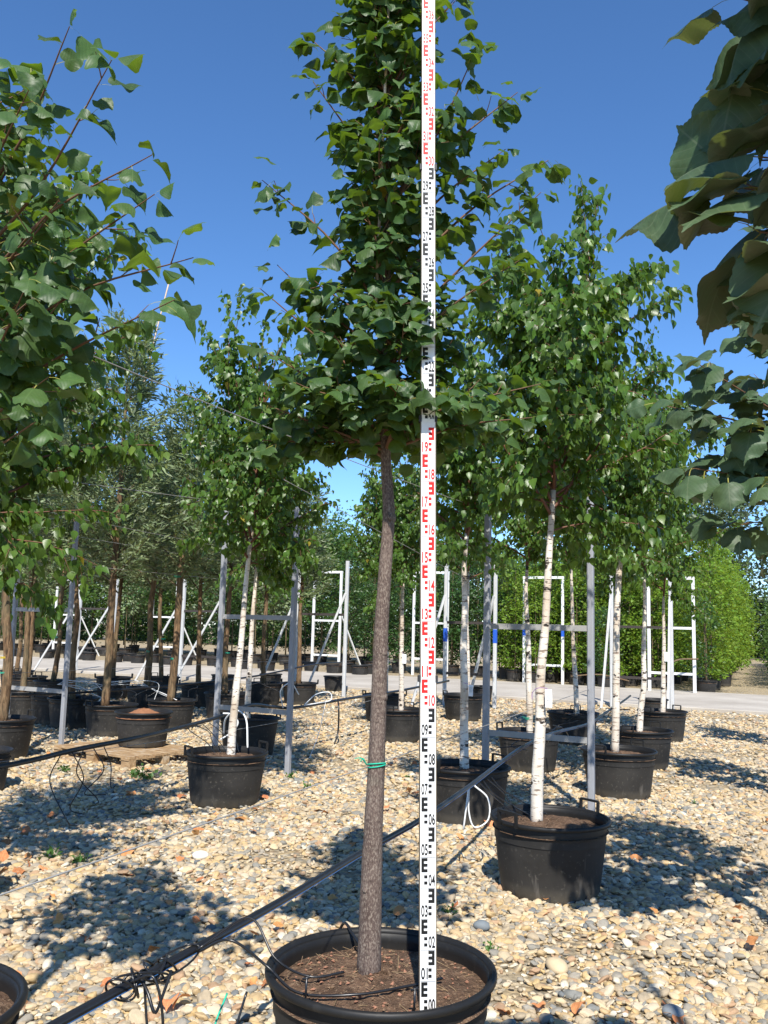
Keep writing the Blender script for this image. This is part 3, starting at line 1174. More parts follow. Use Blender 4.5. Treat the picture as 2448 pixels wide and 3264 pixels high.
# ------------------------------------------------------------------ levelling staff
def levelling_staff():
    base = V(.19, 3.19, .425)
    lean = math.atan2(-.07, 3.69)
    e = empty('levelling_staff', base)
    e.rotation_euler = (0, lean, R(3))
    tag(e, 'tall white levelling staff with red and black scale marks standing in the pot', 'measuring staff')
    glyph = {}

    def text_mesh(s_, mat):
        k = (s_, mat)
        if k not in glyph:
            cu = bpy.data.curves.new('numeral', 'FONT')
            cu.body = s_
            cu.size = 1
            cu.resolution_u = 3
            cu.offset = .022
            tmp = bpy.data.objects.new('numeral', cu)
            COL.objects.link(tmp)
            dg = bpy.context.evaluated_depsgraph_get()
            me = bpy.data.meshes.new_from_object(tmp.evaluated_get(dg))
            bpy.data.objects.remove(tmp)
            bpy.data.curves.remove(cu)
            co = np.empty(len(me.vertices) * 3)
            me.vertices.foreach_get('co', co)
            co = co.reshape(-1, 3)
            lo, hi = co.min(0), co.max(0)
            c2 = np.stack([(co[:, 0] - lo[0]) / (hi[0] - lo[0]), np.zeros(len(co)), (co[:, 1] - lo[1]) / (hi[1] - lo[1])], 1)
            me.vertices.foreach_set('co', c2.ravel())
            me.materials.clear()
            me.materials.append(M[mat])
            me.update()
            glyph[k] = me
        return glyph[k]
    secs = [(0, 1.10, .056, .026), (1.10, 2.03, .0535, .022), (2.03, 3.0, .051, .019), (3.0, 3.98, .049, .016)]
    for z0, z1, w_, t in secs:
        b = MB()
        b.bar((0, 0, z0), (0, 0, z1), w_, t, ref=V(0, 1, 0), bev=.002)
        s = b.build('staff_section', M['staffwhite'], e, smooth=False)
        b = MB()
        for sg in (-1, 1):
            b.box((sg * w_ / 2 - .0012, -t / 2 - .0004, z0), (sg * w_ / 2 + .0012, t / 2 + .0004, z1 - .001))
        b.build('metal_edge', M['alu'], s, smooth=False)
    # E marks shared between the decimetres
    emesh = {}
    for dm in range(0, 40):
        z0 = dm * .1
        sec = [q for q in secs if q[0] <= z0 + .05 < q[1]][0]
        w_, t = sec[2], sec[3]
        mat = ('printblack', 'printred')[(dm // 10) % 2]
        yf = -t / 2 - .0006
        even = dm % 2 == 0

        def X(f):
            return (f - .5) * (w_ - .004)
        key = (even, mat, w_)
        if key not in emesh:
            b = MB()
            if even:
                x0, x1 = X(.06), X(.47)
                xs0, xs1 = X(.06), X(.235)
                q0, q1 = X(.24), X(.46)
            else:
                x0, x1 = X(.52), X(.93)
                xs0, xs1 = X(.755), X(.93)
                q0, q1 = X(.52), X(.74)
            for za in (.052, .070, .088):
                wx1 = x1
                b.box((x0, yf, za), (x1, yf + .0009, za + .0105))
            b.box((xs0, yf - .0002, .053), (xs1, yf + .0007, .098))
            for za in (.012, .032):
                b.box((q0, yf, za), (q1, yf + .0009, za + .0105))
            b.box((X(0.02), yf, .0), (X(.98), yf + .0009, .0012))
            emesh[key] = b.mesh('scale_mark', M[mat], False)
        o = put('scale_mark', emesh[key], e)
        o.location = (0, 0, z0)
        o = put('numeral', text_mesh('%02d' % dm, mat), e)
        xn = X(.53) if even else X(.05)
        o.location = (xn, yf - .0003, z0 + .007)
        o.scale = ((w_ - .004) * .43, 1, .039)
    for z, w_, t in ((1.10, .060, .032), (2.03, .057, .028), (3.0, .0545, .026)):
        b = MB()
        for sg in (-1, 1):
            b.box((sg * w_ / 2 - .005, -t / 2, z - .010), (sg * w_ / 2 + .004, t / 2, z + .012))
        b.box((-w_ / 2, t / 2 - .008, z - .006), (w_ / 2, t / 2 + .001, z + .008))
        b.build('clamp', M['clamp'], e, smooth=False)


levelling_staff()

# ------------------------------------------------------------------ lindens at the edges of the picture
# left neighbour: its trunk stands just outside, shoots reach in
rng = np.random.default_rng(21)
pot(-1.53, 3.0, 'black pot beside the coil of tubing, without the staff', .5, 'main')
TB = [V(-1.53, 3.0, .42), V(-1.52, 3.0, 1.6), V(-1.50, 3.0, 2.6), V(-1.49, 2.99, 3.6), V(-1.48, 2.98, 4.5)]
TBS = spline(TB, 80)
cr = Crown(rng)
for z0, tgt, sag in [(2.9, (-.89, 2.60, 3.44), .03), (2.75, (-.75, 2.62, 3.14), .03), (2.65, (-.73, 2.60, 3.00), .02), (2.45, (-.60, 2.60, 2.80), .04), (2.35, (-.64, 2.56, 2.65), .03),
                     (3.1, (-1.03, 2.60, 3.55), .02), (3.0, (-1.12, 2.55, 3.30), .02), (2.7, (-1.0, 2.55, 2.95), .02), (2.5, (-1.06, 2.60, 2.62), .02), (2.3, (-1.02, 2.62, 2.42), .02),
                     (2.6, (-1.05, 2.75, 2.85), .03), (2.4, (-1.05, 2.5, 2.68), .02), (2.2, (-1.08, 2.7, 2.30), .0), (2.8, (-1.06, 2.8, 3.12), .02), (2.5, (-1.08, 2.85, 2.52), .02), (2.3, (-1.0, 2.7, 2.74), .04)]:
    pts = grow(rng, on_trunk(TBS, z0), 0, 0, 0, sag, .06, 11, np.array(tgt))
    cr.branch(pts, .008, tw_step=.17, tw_len=(.06, .14), tw_s0=.35, ls=.066, leaf_s0=.3)
az = 0
for i in range(20):
    t = i / 19
    az += 2.4
    pts = grow(rng, on_trunk(TBS, 2.2 + 1.3 * t), az, R(30 + 20 * t), (.52 - .22 * t) * rng.uniform(.8, 1.1), .2, .06)
    cr.branch(pts, .009, tw_step=.1, tw_len=(.1, .25), ls=.05, leaf_s0=.25)
plant_tree('linden_tree', 'linden with reddish leafy shoots in the pot beside the tubing coil', 'tree', (-1.53, 3.0, .43), TB, [.038, .032, .024, .016, .005], cr, 'linden', M['linden'], M['bark_l'], M['twig_l'], .082, 300, join_branches=False, seed=2)
# right: silver lindens, row along the path
rng = np.random.default_rng(31)
TC = [V(1.45, 1.3, 0), V(1.44, 1.3, 1.6), V(1.42, 1.3, 2.6), V(1.40, 1.32, 3.6), V(1.40, 1.32, 4.3)]
TCS = spline(TC, 80)
cr = Crown(rng)
for z0, tgt, sag in [(2.35, (.62, 1.50, 2.86), .05), (2.3, (.64, 1.52, 2.76), .05), (2.3, (.665, 1.48, 2.66), .05), (2.2, (.655, 1.50, 2.55), .05), (2.2, (.625, 1.50, 2.49), .06),
                     (2.1, (.64, 1.48, 2.40), .05), (2.4, (.70, 1.6, 2.60), .04), (2.0, (.67, 1.46, 2.30), .05), (2.3, (.70, 1.5, 2.80), .04), (2.2, (.71, 1.55, 2.48), .04), (2.35, (.69, 1.40, 2.92), .03), (2.1, (.73, 1.6, 2.36), .04)]:
    pts = grow(rng, on_trunk(TCS, z0), 0, 0, 0, sag, .03, 11, np.array(tgt))
    cr.branch(pts, .009, tw_step=.16, tw_len=(.05, .09), tw_s0=.5, ls=.062, leaf_s0=.45)
for i in range(16):  # extra branches towards the sun, added to shade the large hanging leaves
    pts = grow(rng, on_trunk(TCS, 2.4 + .6 * i / 15), rng.uniform(3.2, 5.0), R(rng.uniform(5, 30)), rng.uniform(.6, .95), .1, .06)
    cr.branch(pts, .010, tw_step=.14, tw_len=(.1, .25), ls=.07, leaf_s0=.3)
plant_tree('silver_linden_tree', 'silver linden with very large leaves and pale undersides hanging in beside the sky', 'tree', (1.45, 1.3, 0), TC, [.045, .038, .028, .018, .006], cr, 'silver', M['silver'], M['bark_l'], M['twig_l'], .135, 300, join_branches=False, seed=3)

TC = [V(2.42, 4.25, 0), V(2.41, 4.25, 1.6), V(2.40, 4.25, 2.6), V(2.39, 4.26, 3.6), V(2.38, 4.26, 4.6)]
TCS = spline(TC, 80)
cr = Crown(rng)
for z0, tgt, sag in [(2.45, (1.33, 3.80, 2.90), .05), (2.4, (1.16, 3.80, 2.70), .07), (2.2, (1.33, 3.82, 2.42), .05), (2.6, (1.50, 3.78, 3.18), .04), (2.3, (1.48, 3.80, 2.62), .05),
                     (2.2, (1.60, 3.7, 2.34), .03), (2.4, (1.58, 3.8, 2.78), .04), (2.15, (1.55, 3.95, 2.2), .03), (2.5, (1.45, 3.95, 2.5), .03)]:
    pts = grow(rng, on_trunk(TCS, z0), 0, 0, 0, sag, .04, 11, np.array(tgt))
    cr.branch(pts, .010, tw_step=.14, tw_len=(.08, .16), tw_s0=.4, ls=.06, leaf_s0=.4)
for i in range(26):
    t = i / 25
    pts = grow(rng, on_trunk(TCS, 2.3 + 2.1 * t), i * 2.4, R(28 + 25 * t), (.85 - .4 * t) * rng.uniform(.8, 1.1), .15, .06)
    cr.branch(pts, .010, tw_step=.14, tw_len=(.12, .28), ls=.07, leaf_s0=.25)


def off_right(P):
    x, y, d = proj(P)
    return (x > .30) | (P[:, 2] > 4.0)


plant_tree('silver_linden_tree', 'silver linden whose long grey-green branches reach in beside the birches', 'tree', (2.42, 4.25, 0), TC, [.045, .038, .028, .018, .006], cr, 'silver', M['silver'], M['bark_l'], M['twig_l'], .115, 300, join_branches=False, seed=4)

# further silver lindens of that row, which shade the gravel on the right
for k, (x, y) in enumerate([(4.35, 8.6), (6.2, 12.9)]):
    rng = np.random.default_rng(41 + k)
    TC = [V(x, y, 0), V(x, y, 1.8), V(x + .02, y, 3.2), V(x, y, 4.6)]
    TCS = spline(TC, 60)
    cr = Crown(rng)
    for i in range(26):
        t = i / 25
        pts = grow(rng, on_trunk(TCS, 2.3 + 2.0 * t), i * 2.4, R(25 + 30 * t), (.8 - .4 * t) * rng.uniform(.8, 1.1), .15, .06)
        cr.branch(pts, .010, tw_step=.16, tw_len=(.12, .28), ls=.08, leaf_s0=.25)
    plant_tree('silver_linden_tree', 'silver linden at the edge of the open gravel beyond the birches', 'tree', (x, y, 0), TC, [.045, .038, .028, .005], cr, 'silver', M['silver'], M['bark_l'], M['twig_l'], .12, 0, group='silver lindens along the open gravel', seed=5 + k)

pot(1.45, 1.3, 'black pot of the silver linden with very large leaves', .2)
pot(2.42, 4.25, 'black pot of the silver linden beside the birches', 1.0)
for x, y in ((4.35, 8.6), (6.2, 12.9)):
    pot(x, y, 'black pot of a silver linden at the edge of the open gravel', .5, group='pots of the silver lindens along the gravel')

# ------------------------------------------------------------------ birches
def birch(base, pts, H, Rc, z0, seed, label, n_obj=0, group=None, r0=.042, nb=30, dense=1.0, kind='birch', bark='bark_b', shift=(0, 0), size=.070, low=0):
    rg = np.random.default_rng(seed)
    tr = [V(*p) for p in spline([V(*p) for p in pts], 7)]
    for q in tr[1:-1]:
        q += V(rg.normal(0, .008), rg.normal(0, .008), 0)
    pts = tr[:]
    last = tr[-1]
    lead = nrm(tr[-1] - tr[-2])
    tr.append(V(last[0] + lead[0] * .3 + shift[0] * .5, last[1] + shift[1] * .5, last[2] + (H - last[2]) * .5))
    tr.append(V(last[0] + lead[0] * .4 + shift[0], last[1] + shift[1], z0 + (H - z0) * .74))
    wood = len(pts)
    trs = spline(tr, 110)
    c = Crown(rg)
    a = rg.uniform(0, 6.28)
    for i in range(nb):
        t = i / (nb - 1)
        z = z0 + (H - z0) * (.0 + .60 * t)
        a += 2.4 + rg.normal(0, .3)
        L = Rc * (1.38 - .22 * t) * rg.uniform(.72, 1.12)
        el = R(rg.uniform(28, 66) + 8 * t)
        bp = grow(rg, on_trunk(trs, z), a, el, L, -.12, .08, 10)
        c.branch(bp, .010 * (1.2 - .8 * t) + .002, tw_step=.095 / dense, tw_len=(.14, .34), tw_s0=.18, tw_bend=-.25, ls=.046 / dense, leaf_s0=.2, tw_droop=.12)
    for i in range(9):
        bp = grow(rg, on_trunk(trs, z0 + (H - z0) * rg.uniform(.45, .72)) + V(rg.normal(0, .16), rg.normal(0, .16), 0), rg.uniform(0, 6.28), R(rg.uniform(66, 86)), (H - z0) * rg.uniform(.28, .48), -.05, .06, 9)
        c.branch(bp, .005, tw_step=.16, tw_len=(.06, .16), tw_s0=.2, tw_bend=.1, ls=.075, leaf_s0=.15)
    for i in range(low):
        bp = grow(rg, on_trunk(trs, z0 + rg.uniform(-.1, .3)), rg.uniform(0, 6.28), R(rg.uniform(-5, 25)), Rc * rg.uniform(.6, 1.0), -.7, .07, 9)
        c.branch(bp, .007, tw_step=.1, tw_len=(.12, .3), tw_s0=.2, tw_bend=-.4, ls=.048, leaf_s0=.2, tw_droop=.2)
    lp = spline([trs[int(110 * (wood - 1) / (len(tr) - 1)) - 2], tr[-2], tr[-1]], 14)
    lb = MB()
    lb.tube(lp, np.linspace(r0 * .42, .003, 14), 7)
    c.branches.append(lb)
    tr = tr[:wood]
    n_t = len(tr)
    rad = [r0 * (1 - .55 * (i / (n_t - 1)) ** 1.2) for i in range(n_t)]
    return plant_tree('birch_tree', label, 'tree', (*base, .43), tr, rad, c, kind, M['birch'], M[bark], M['twig_b'], size, n_obj, group, seed=seed, join_branches=(n_obj == 0), rough=.035, sides=14, reps=3, jit=.038, lowkind='birchlo')


POTL = {}
pot(1.16, 6.17, 'black pot with dusty side holding the birch that carries a paper tag', .4)
birch((1.07, 6.17), [(1.07, 6.17, .41), (1.09, 6.17, 1.1), (1.11, 6.17, 1.71), (1.18, 6.17, 2.68)], 4.75, .84, 2.45, 101, 'white-barked birch with white paper tag, first in the row behind the staff', 300, low=5, shift=(.12, 0), nb=38, dense=1.1)
pot(.81, 8.33, 'shaded black pot crossed by the black pipe, behind the levelling staff', .4)
birch((.79, 8.33), [(.79, 8.33, .41), (.77, 8.33, 1.15), (.775, 8.33, 1.9), (.78, 8.33, 2.59)], 4.5, .62, 2.5, 102, 'white birch standing close behind the levelling staff in shade', 0, nb=26, low=3)
pot(1.86, 11.3, 'black pot with open handle under the lower rail of the grey frame', 2.3)
birch((1.87, 11.3), [(1.87, 11.3, .41), (1.84, 11.3, 1.5), (1.83, 11.3, 2.53)], 4.7, .62, 2.5, 103, 'white birch with green twine at its foot behind the frame rail', 0, nb=24, low=2)
pot(2.56, 9.74, 'black pot half hidden by the grey post, with a handle standing up', .55)
birch((2.52, 9.74), [(2.52, 9.74, .41), (2.55, 9.74, 1.76), (2.60, 9.74, 2.79), (2.63, 9.74, 3.1)], 5.0, .92, 2.55, 104, 'white birch right of the grey post, second in its row', 300, nb=36, low=5, shift=(.15, 0))
pot(3.4, 11.8, 'black pot with pale streaks, third in the birch row', .6)
birch((3.37, 11.8), [(3.37, 11.8, .41), (3.44, 11.8, 1.4), (3.45, 11.8, 2.49)], 4.9, .95, 2.5, 105, 'white birch with crooked lower trunk, third in its row', 0, nb=32, low=5, shift=(.2, 0))
pot(4.6, 14.8, 'black pot at the road end of the birch row, by the open gravel', .4)
birch((4.61, 14.8), [(4.61, 14.8, .41), (4.63, 14.8, 1.4), (4.65, 14.8, 2.33)], 4.9, 1.0, 2.45, 106, 'white birch with small white label, last in its row before the road', 0, nb=30, low=5, shift=(.2, 0))
pot(3.0, 14.1, 'wide dark pot between two birch rows with tubing on its rim', 1.0)
birch((3.06, 14.1), [(3.06, 14.1, .41), (3.02, 14.1, 1.5), (2.97, 14.1, 2.85)], 5.0, .8, 2.7, 107, 'slim white birch between the grey post and the tagged birch', 0, nb=26)
pot(1.6, 17.3, 'black pot near the road in the second birch row', .2)
birch((1.67, 17.4), [(1.67, 17.4, .41), (1.67, 17.4, 1.5), (1.67, 17.4, 2.82)], 5.0, .8, 2.7, 108, 'slim yellowish white birch at the road end of the second row', 0, nb=24)
pot(.31, 13.9, 'black pot between the linden trunk and the staff', .9)
birch((.34, 13.9), [(.34, 13.9, .41), (.32, 13.9, 1.6), (.33, 13.9, 2.70)], 4.6, .72, 2.4, 109, 'white birch with small card, seen between linden trunk and staff', 0, nb=26, low=4)
pot(.1, 16.75, 'black pot standing half behind the linden trunk', .1)
birch((.12, 16.75), [(.12, 16.75, .41), (.10, 16.75, 1.6), (.06, 16.75, 2.70)], 4.6, .75, 2.5, 110, 'birch hidden behind the trunk of the measured linden', 0, nb=24, low=3)
pot(-1.45, 8.82, 'black pot with two open handles holding a birch beside the pallet', .4)
birch((-1.41, 8.82), [(-1.41, 8.82, .41), (-1.39, 8.82, 1.0), (-1.36, 8.82, 1.60), (-1.30, 8.82, 2.69)], 4.85, .86, 2.35, 111, 'white birch in the pot beside the wooden pallet', 300, nb=38, low=6, shift=(.05, 0), dense=1.05)
pot(-1.70, 12.05, 'black pot in the shade behind the birch pot by the pallet', .2)
birch((-1.75, 12.2), [(-1.75, 12.2, .41), (-1.74, 12.2, 1.5), (-1.72, 12.2, 2.50)], 4.8, .8, 2.4, 112, 'second white birch just behind the one beside the pallet', 0, nb=28, low=4)
birch((-2.66, 5.4), [(-2.66, 5.4, .41), (-2.66, 5.4, 1.5), (-2.64, 5.4, 2.5)], 4.75, 1.12, 2.05, 113, 'birch with hanging glossy leaves behind the reddish linden shoots', 300, nb=46, low=10, dense=1.1, shift=(.1, 0))
pot(-2.66, 5.4, 'black pot under the birch with hanging glossy leaves', .3)

# ------------------------------------------------------------------ willows
def willow(base, top, H, Rc, seed, r0=.055, z0=2.3, nb=30, label='willow with rough brown trunk and fine silvery leaves in a black pot', dense=1.0):
    rg = np.random.default_rng(seed)
    b_ = V(*base, .40)
    t_ = V(*top)
    lead = (t_ - b_) / (t_[2] - b_[2])
    tr = [b_, b_ + lead * ((t_[2] - b_[2]) * .35) + V(rg.normal(0, .025), 0, 0), b_ + lead * ((t_[2] - b_[2]) * .7) + V(rg.normal(0, .02), 0, 0), t_,
          t_ + lead * ((H - t_[2]) * .5), t_ + lead * (H - t_[2])]
    trs = spline(tr, 110)
    c = Crown(rg)
    a = rg.uniform(0, 6.28)
    for i in range(nb):
        t = i / (nb - 1)
        z = z0 + (H - z0) * (.0 + .88 * t)
        a += 2.4 + rg.normal(0, .3)
        L = Rc * (1.4 - .6 * t) * rg.uniform(.8, 1.2)
        el = R(rg.uniform(20, 50) + 22 * t)
        bp = grow(rg, on_trunk(trs, z), a, el, L, .25, .06, 9)
        c.branch(bp, .012 * (1.2 - .8 * t) + .002, tw_step=.10 / dense, tw_len=(.18, .42), tw_s0=.12, tw_bend=.15, ls=.034, leaf_s0=.15, sides=4)
    return plant_tree('willow_tree', label, 'tree', (*base, .43), tr, [r0, r0 * .85, r0 * .78, r0 * .7, r0 * .4, .004], c, 'willow', M['willow'], M['bark_w'], M['twig_w'], .14, 0,
                      'potted willows in the rows left of the birches', seed=seed, rough=.07, sides=12, reps=3, jit=.06)


WL = 'willow with rough brown trunk and fine silvery leaves in a black pot'
WP = 'black pot in shade holding a willow with rough brown trunk'
WG = 'pots of the willow rows'
for k, (bx, by, tx, tz, H, Rc) in enumerate([(-4.08, 13.6, -4.07, 2.72, 6.3, .95), (-4.61, 11.2, -4.68, 2.45, 5.2, .85), (-6.57, 18.3, -6.49, 2.68, 5.3, .95), (-5.87, 20.0, -5.82, 2.47, 5.4, .95),
                                             (-7.55, 19.5, -7.55, 2.33, 5.2, 1.0), (-4.88, 14.5, -4.95, 2.3, 5.2, .9), (-3.34, 14.6, -3.27, 2.94, 5.3, .95), (-4.40, 17.2, -4.37, 2.62, 5.2, .95),
                                             (-4.92, 20.5, -5.05, 2.4, 5.0, .9), (-3.68, 18.5, -3.74, 2.39, 5.0, .9), (-2.76, 16.3, -2.76, 2.61, 4.9, .9), (-2.47, 19.4, -2.50, 2.64, 4.7, .8), (-1.75, 19.7, -1.75, 2.68, 4.4, .7),
                                             (-6.1, 15.6, -6.1, 2.5, 5.2, .95), (-8.6, 21.5, -8.6, 2.5, 5.4, 1.0)]):
    small = by > 18
    willow((bx, by), (tx, by, tz), H, Rc, 200 + k, label={0: 'tallest silvery willow, behind the pallet, with a cane leaning from its crown', 1: 'willow whose brown trunk carries yellow tape and green bands', 6: 'willow with green bands right behind the pot of red soil'}.get(k, WL), r0=.066 if k in (0, 1, 6, 7) else .056, nb=34 if k == 0 else 26, z0=2.25)
    if k == 0:
        pot(bx + .09, by, 'black pot with white tubing behind the pallet, holding the tallest willow', .7, 'std2')
    elif k == 1:
        pot(bx, by, 'grey-bottomed black pot holding the willow with green and yellow bands', .7)
    else:
        pot(bx + .02, by, WP, .3 + k, 'std2', group=WG, slots=not small)
pot(-3.93, 9.1, 'small black pot beside the second pipe, before the willows', .3, 'small')
pot(-5.3, 14.9, 'empty black pot without a tree standing in deep shade', .6, 'std2')
twine('green_twine', 'green twine low on the brown trunk with the yellow band', (-4.63, 11.2, 1.02), .057, M['string'], seed=5)
twine('green_twine', 'short green band high on the brown trunk with the yellow band', (-4.675, 11.2, 2.38), .050, M['string'], False, seed=6, turns=4)
twine('yellow_tape', 'yellow tape round the brown trunk by the left pot', (-4.635, 11.2, 1.20), .056, M['yellowtape'], False, seed=7, turns=3)
for k, (x, y, z, r) in enumerate([(-3.30, 14.6, 2.42, .048), (-3.325, 14.6, 1.10, .054), (-2.76, 16.3, 1.16, .05), (-4.93, 20.5, 1.3, .05), (-6.55, 18.3, 1.32, .05), (-4.39, 17.2, 1.12, .05)]):
    twine('green_twine', 'green twine tied round a rough brown willow trunk', (x, y, z), r, M['string'], k % 2 == 0, 'green ties on the willow trunks', 20 + k, 4)
# pale cane leaning out of the willow crown
mb = MB()
mb.tube(spline([(-4.35, 14.9, 4.6), (-4.1, 15.0, 6.3), (-3.84, 15.0, 7.7)], 10), [.016] * 5 + [.013] * 5, 6)
tag(mb.build('bamboo_cane', M['bamboo']), 'long pale cane leaning out above the silvery willow crown', 'cane')

# ------------------------------------------------------------------ grey frames of the near rows
post_frame('wire_trellis', 'grey steel frame with two rails behind the tagged birch', (1.99, 8.55), (1.06, 9.02), 3.0, (1.74, .70))
post_frame('wire_trellis', 'grey steel frame with two rails beside the birch by the pallet', (-1.02, 10.47), (-1.95, 10.99), 3.08, (1.78, .70))
post_frame('wire_trellis', 'grey steel frame with two rails among the willow trunks', (-4.28, 12.4), (-5.25, 12.9), 3.05, (1.82, .72))
# frames with braces along the near edge of the road
post_frame('wire_trellis', 'pale frame with slanting braces left of the linden trunk, by the road', (-.86, 22.0), (-2.08, 22.6), 3.3, (1.98, .78), 'lightgrey', 'darkrail', .08, [(0, (-.98, .1), 2.5), (1, (-1.0, .1), 2.5)], railw=.06)
post_frame('wire_trellis', 'pale frame with slanting braces behind the birch by the pallet', (-4.45, 25.2), (-5.7, 25.9), 2.95, (2.02, .75), 'lightgrey', 'darkrail', .085, [(0, (-1.3, .1), 2.4), (1, (-1.3, .1), 2.4)], railw=.06)
post_frame('wire_trellis', 'pale frame with slanting braces behind the willow trunks', (-8.4, 28.4), (-9.75, 29.1), 3.0, (2.05, .8), 'lightgrey', 'darkrail', .10, [(0, (-1.4, .1), 2.4), (1, (-1.4, .1), 2.4)], railw=.06)
post_frame('wire_trellis', 'pale frame with blue bands on its posts, right of the staff', (2.52, 19.9), (1.46, 20.4), 3.35, (1.85, .72), 'lightgrey', 'darkrail', .078, [(0, (-.55, .5), 2.45), (1, (-.75, -.2), 2.45)], blue=(1.42, 1.72), railw=.06)
post_frame('wire_trellis', 'pale frame with slanting brace behind the birch row near the gravel', (6.6, 20.5), (5.40, 21.1), 3.3, (1.86, .7), 'lightgrey', 'darkrail', .085, [(0, (-.25, -.5), 2.5), (1, (-.35, -.4), 2.5)], railw=.06)
# white frames beyond the road
for k, (nr, fr, h, lab, bl) in enumerate([
        ((5.98, 29.66), (4.80, 30.2), 3.45, 'white gate-shaped frame with blue bands before the yellow-green hedge', (1.55, 1.85)),
        ((8.97, 25.84), (7.85, 26.4), 3.3, 'white gate-shaped frame beside the gravel path', None),
        ((2.4, 32.6), (1.2, 33.2), 3.7, 'white gate-shaped frame seen right behind the staff', None),
        ((-1.55, 34.0), (-2.6, 34.6), 3.7, 'white gate-shaped frame left of the linden trunk, across the road', None),
        ((-9.0, 39.5), (-10.2, 40.1), 3.6, 'white gate-shaped frame across the road behind the willows', None),
        ((-14.2, 42.0), (-15.4, 42.6), 3.5, 'white gate-shaped frame furthest along the road behind the willows', None)]):
    post_frame('steel_gateway', lab, nr, fr, h, (1.9, .6), 'white', 'white', .09, [(0, (.9, .9), 2.3)] if k in (3, 4, 5) else [], top_bar=True, blue=bl, railw=.07)

# ------------------------------------------------------------------ wires and pipes
def cable(name, label, pts, r, mat, cat, n=40, sag=0.0, group=None, sides=6):
    p = spline(pts, n)
    if sag:
        t = np.linspace(0, 1, n)
        p[:, 2] -= sag * 4 * t * (1 - t)
    b = MB()
    b.tube(p, r, sides)
    o = b.build(name, mat)
    tag(o, label, cat, group)
    return o


dr = V(.40, .9165, 0)
cable('trellis_wire', 'high wire running from the grey frame over to the left linden', [(-2.2, 1.2, 2.78), (1.06, 9.0, 2.9)], .0026, M['wire'], 'wire', sag=.05)
cable('trellis_wire', 'wire at waist height tied to the measured linden trunk', [(-1.0, 1.1, 1.17), (-.03, 3.43, 1.185), (1.97, 8.55, 1.17)], .0020, M['wire'], 'wire')
cable('trellis_wire', 'high wire from the top of the frame by the pallet to the left birch', [(-4.6, 2.6, 2.55), (-.98, 10.45, 3.03)], .0030, M['wire'], 'wire', sag=.03)
cable('trellis_wire', 'lower high wire running past the left birch crown', [(-3.6, 2.6, 2.52), (-1.92, 10.9, 2.62)], .0022, M['wire'], 'wire', sag=.03)
cable('trellis_wire', 'wire running along the birch row above the second pipe', [(-3.4, 6.5, .58), (-2.2, 8.6, .56), (-1.0, 11.0, .58), (.0, 14.2, .60)], .0025, M['wire'], 'wire')
cable('trellis_wire', 'wire at rail height between the willow frame and the birches', [(-4.3, 12.4, 2.45), (-2.0, 17.0, 2.45)], .0035, M['wire'], 'wire')
cable('trellis_wire', 'upper wire between the willow frame and the birches', [(-4.3, 12.4, 2.85), (-2.0, 17.0, 2.72)], .0035, M['wire'], 'wire')
cable('trellis_wire', 'low wire strung behind the willow pots to the road frame', [(-5.2, 12.9, .92), (-2.0, 20.0, .92)], .003, M['wire'], 'wire')
cable('trellis_wire', 'wire from the birch behind the staff to its frame post', [(.79, 8.30, 2.16), (-.6, 5.2, 2.55)], .002, M['wire'], 'wire')


def pipe(label, pts, r, stripe=True, n=70):
    p = spline(pts, n)
    e = empty('irrigation_pipe', p[0])
    tag(e, label, 'pipe')
    b = MB()
    b.tube(p - p[0], r, 12)
    b.build('hose', M['pipe'], e)
    if stripe:
        T = np.gradient(p, axis=0)
        sv = np.cross(T, UP)
        sv /= np.linalg.norm(sv, axis=1)[:, None]
        b = MB()
        for ang in (R(-30),):
            q = p + sv * (r * math.cos(ang)) + UP * (r * math.sin(ang))
            b.tube(q - p[0], r * .10, 5)
        b.build('blue_stripe', M['stripe'], e)
    return e


pipe('black pipe with blue stripe running past the big pot up to the grey frame', [(-1.45, 1.6, .50), (-.92, 2.80, .52), (-.44, 3.80, .55), (-.06, 4.71, .57), (.25, 5.43, .58), (.62, 6.42, .60), (1.01, 7.60, .61), (1.37, 8.63, .62), (1.87, 9.82, .62), (2.56, 11.13, .60), (3.18, 12.76, .60), (3.91, 14.61, .62), (4.5, 16.3, .60)], .0165)
pipe('black pipe passing over the pallet corner to the birch pots', [(-3.6, 4.9, .60), (-2.75, 6.71, .62), (-2.50, 7.6, .63), (-2.24, 8.56, .62), (-2.04, 9.48, .62), (-1.84, 10.5, .63), (-1.60, 11.3, .70), (-1.36, 12.03, .62), (-1.1, 12.3, .60), (-.50, 13.66, .62), (.3, 15.6, .62), (1.4, 18.4, .66)], .021, False)
pipe('black pipe lying over the shaded willow pots', [(-7.2, 12.0, .62), (-5.2, 13.2, .60), (-4.2, 14.0, .62), (-3.2, 15.6, .66), (-2.4, 17.6, .70), (-1.5, 19.6, .85), (-.9, 21.5, .85)], .018, False)

# drip tubing
rg = np.random.default_rng(61)


def drip(label, a, b_, drop, mat='pipe', r=.0032, cat='tube', name='drip_tube', group=None, side=.12):
    a, b_ = V(*a), V(*b_)
    m1 = a + (b_ - a) * .3 + V(rg.normal(0, side), rg.normal(0, side), drop * .6)
    m2 = a + (b_ - a) * .7 + V(rg.normal(0, side), rg.normal(0, side), drop)
    return cable(name, label, [a, m1, m2, b_], r, M[mat], cat, 26, group=group)


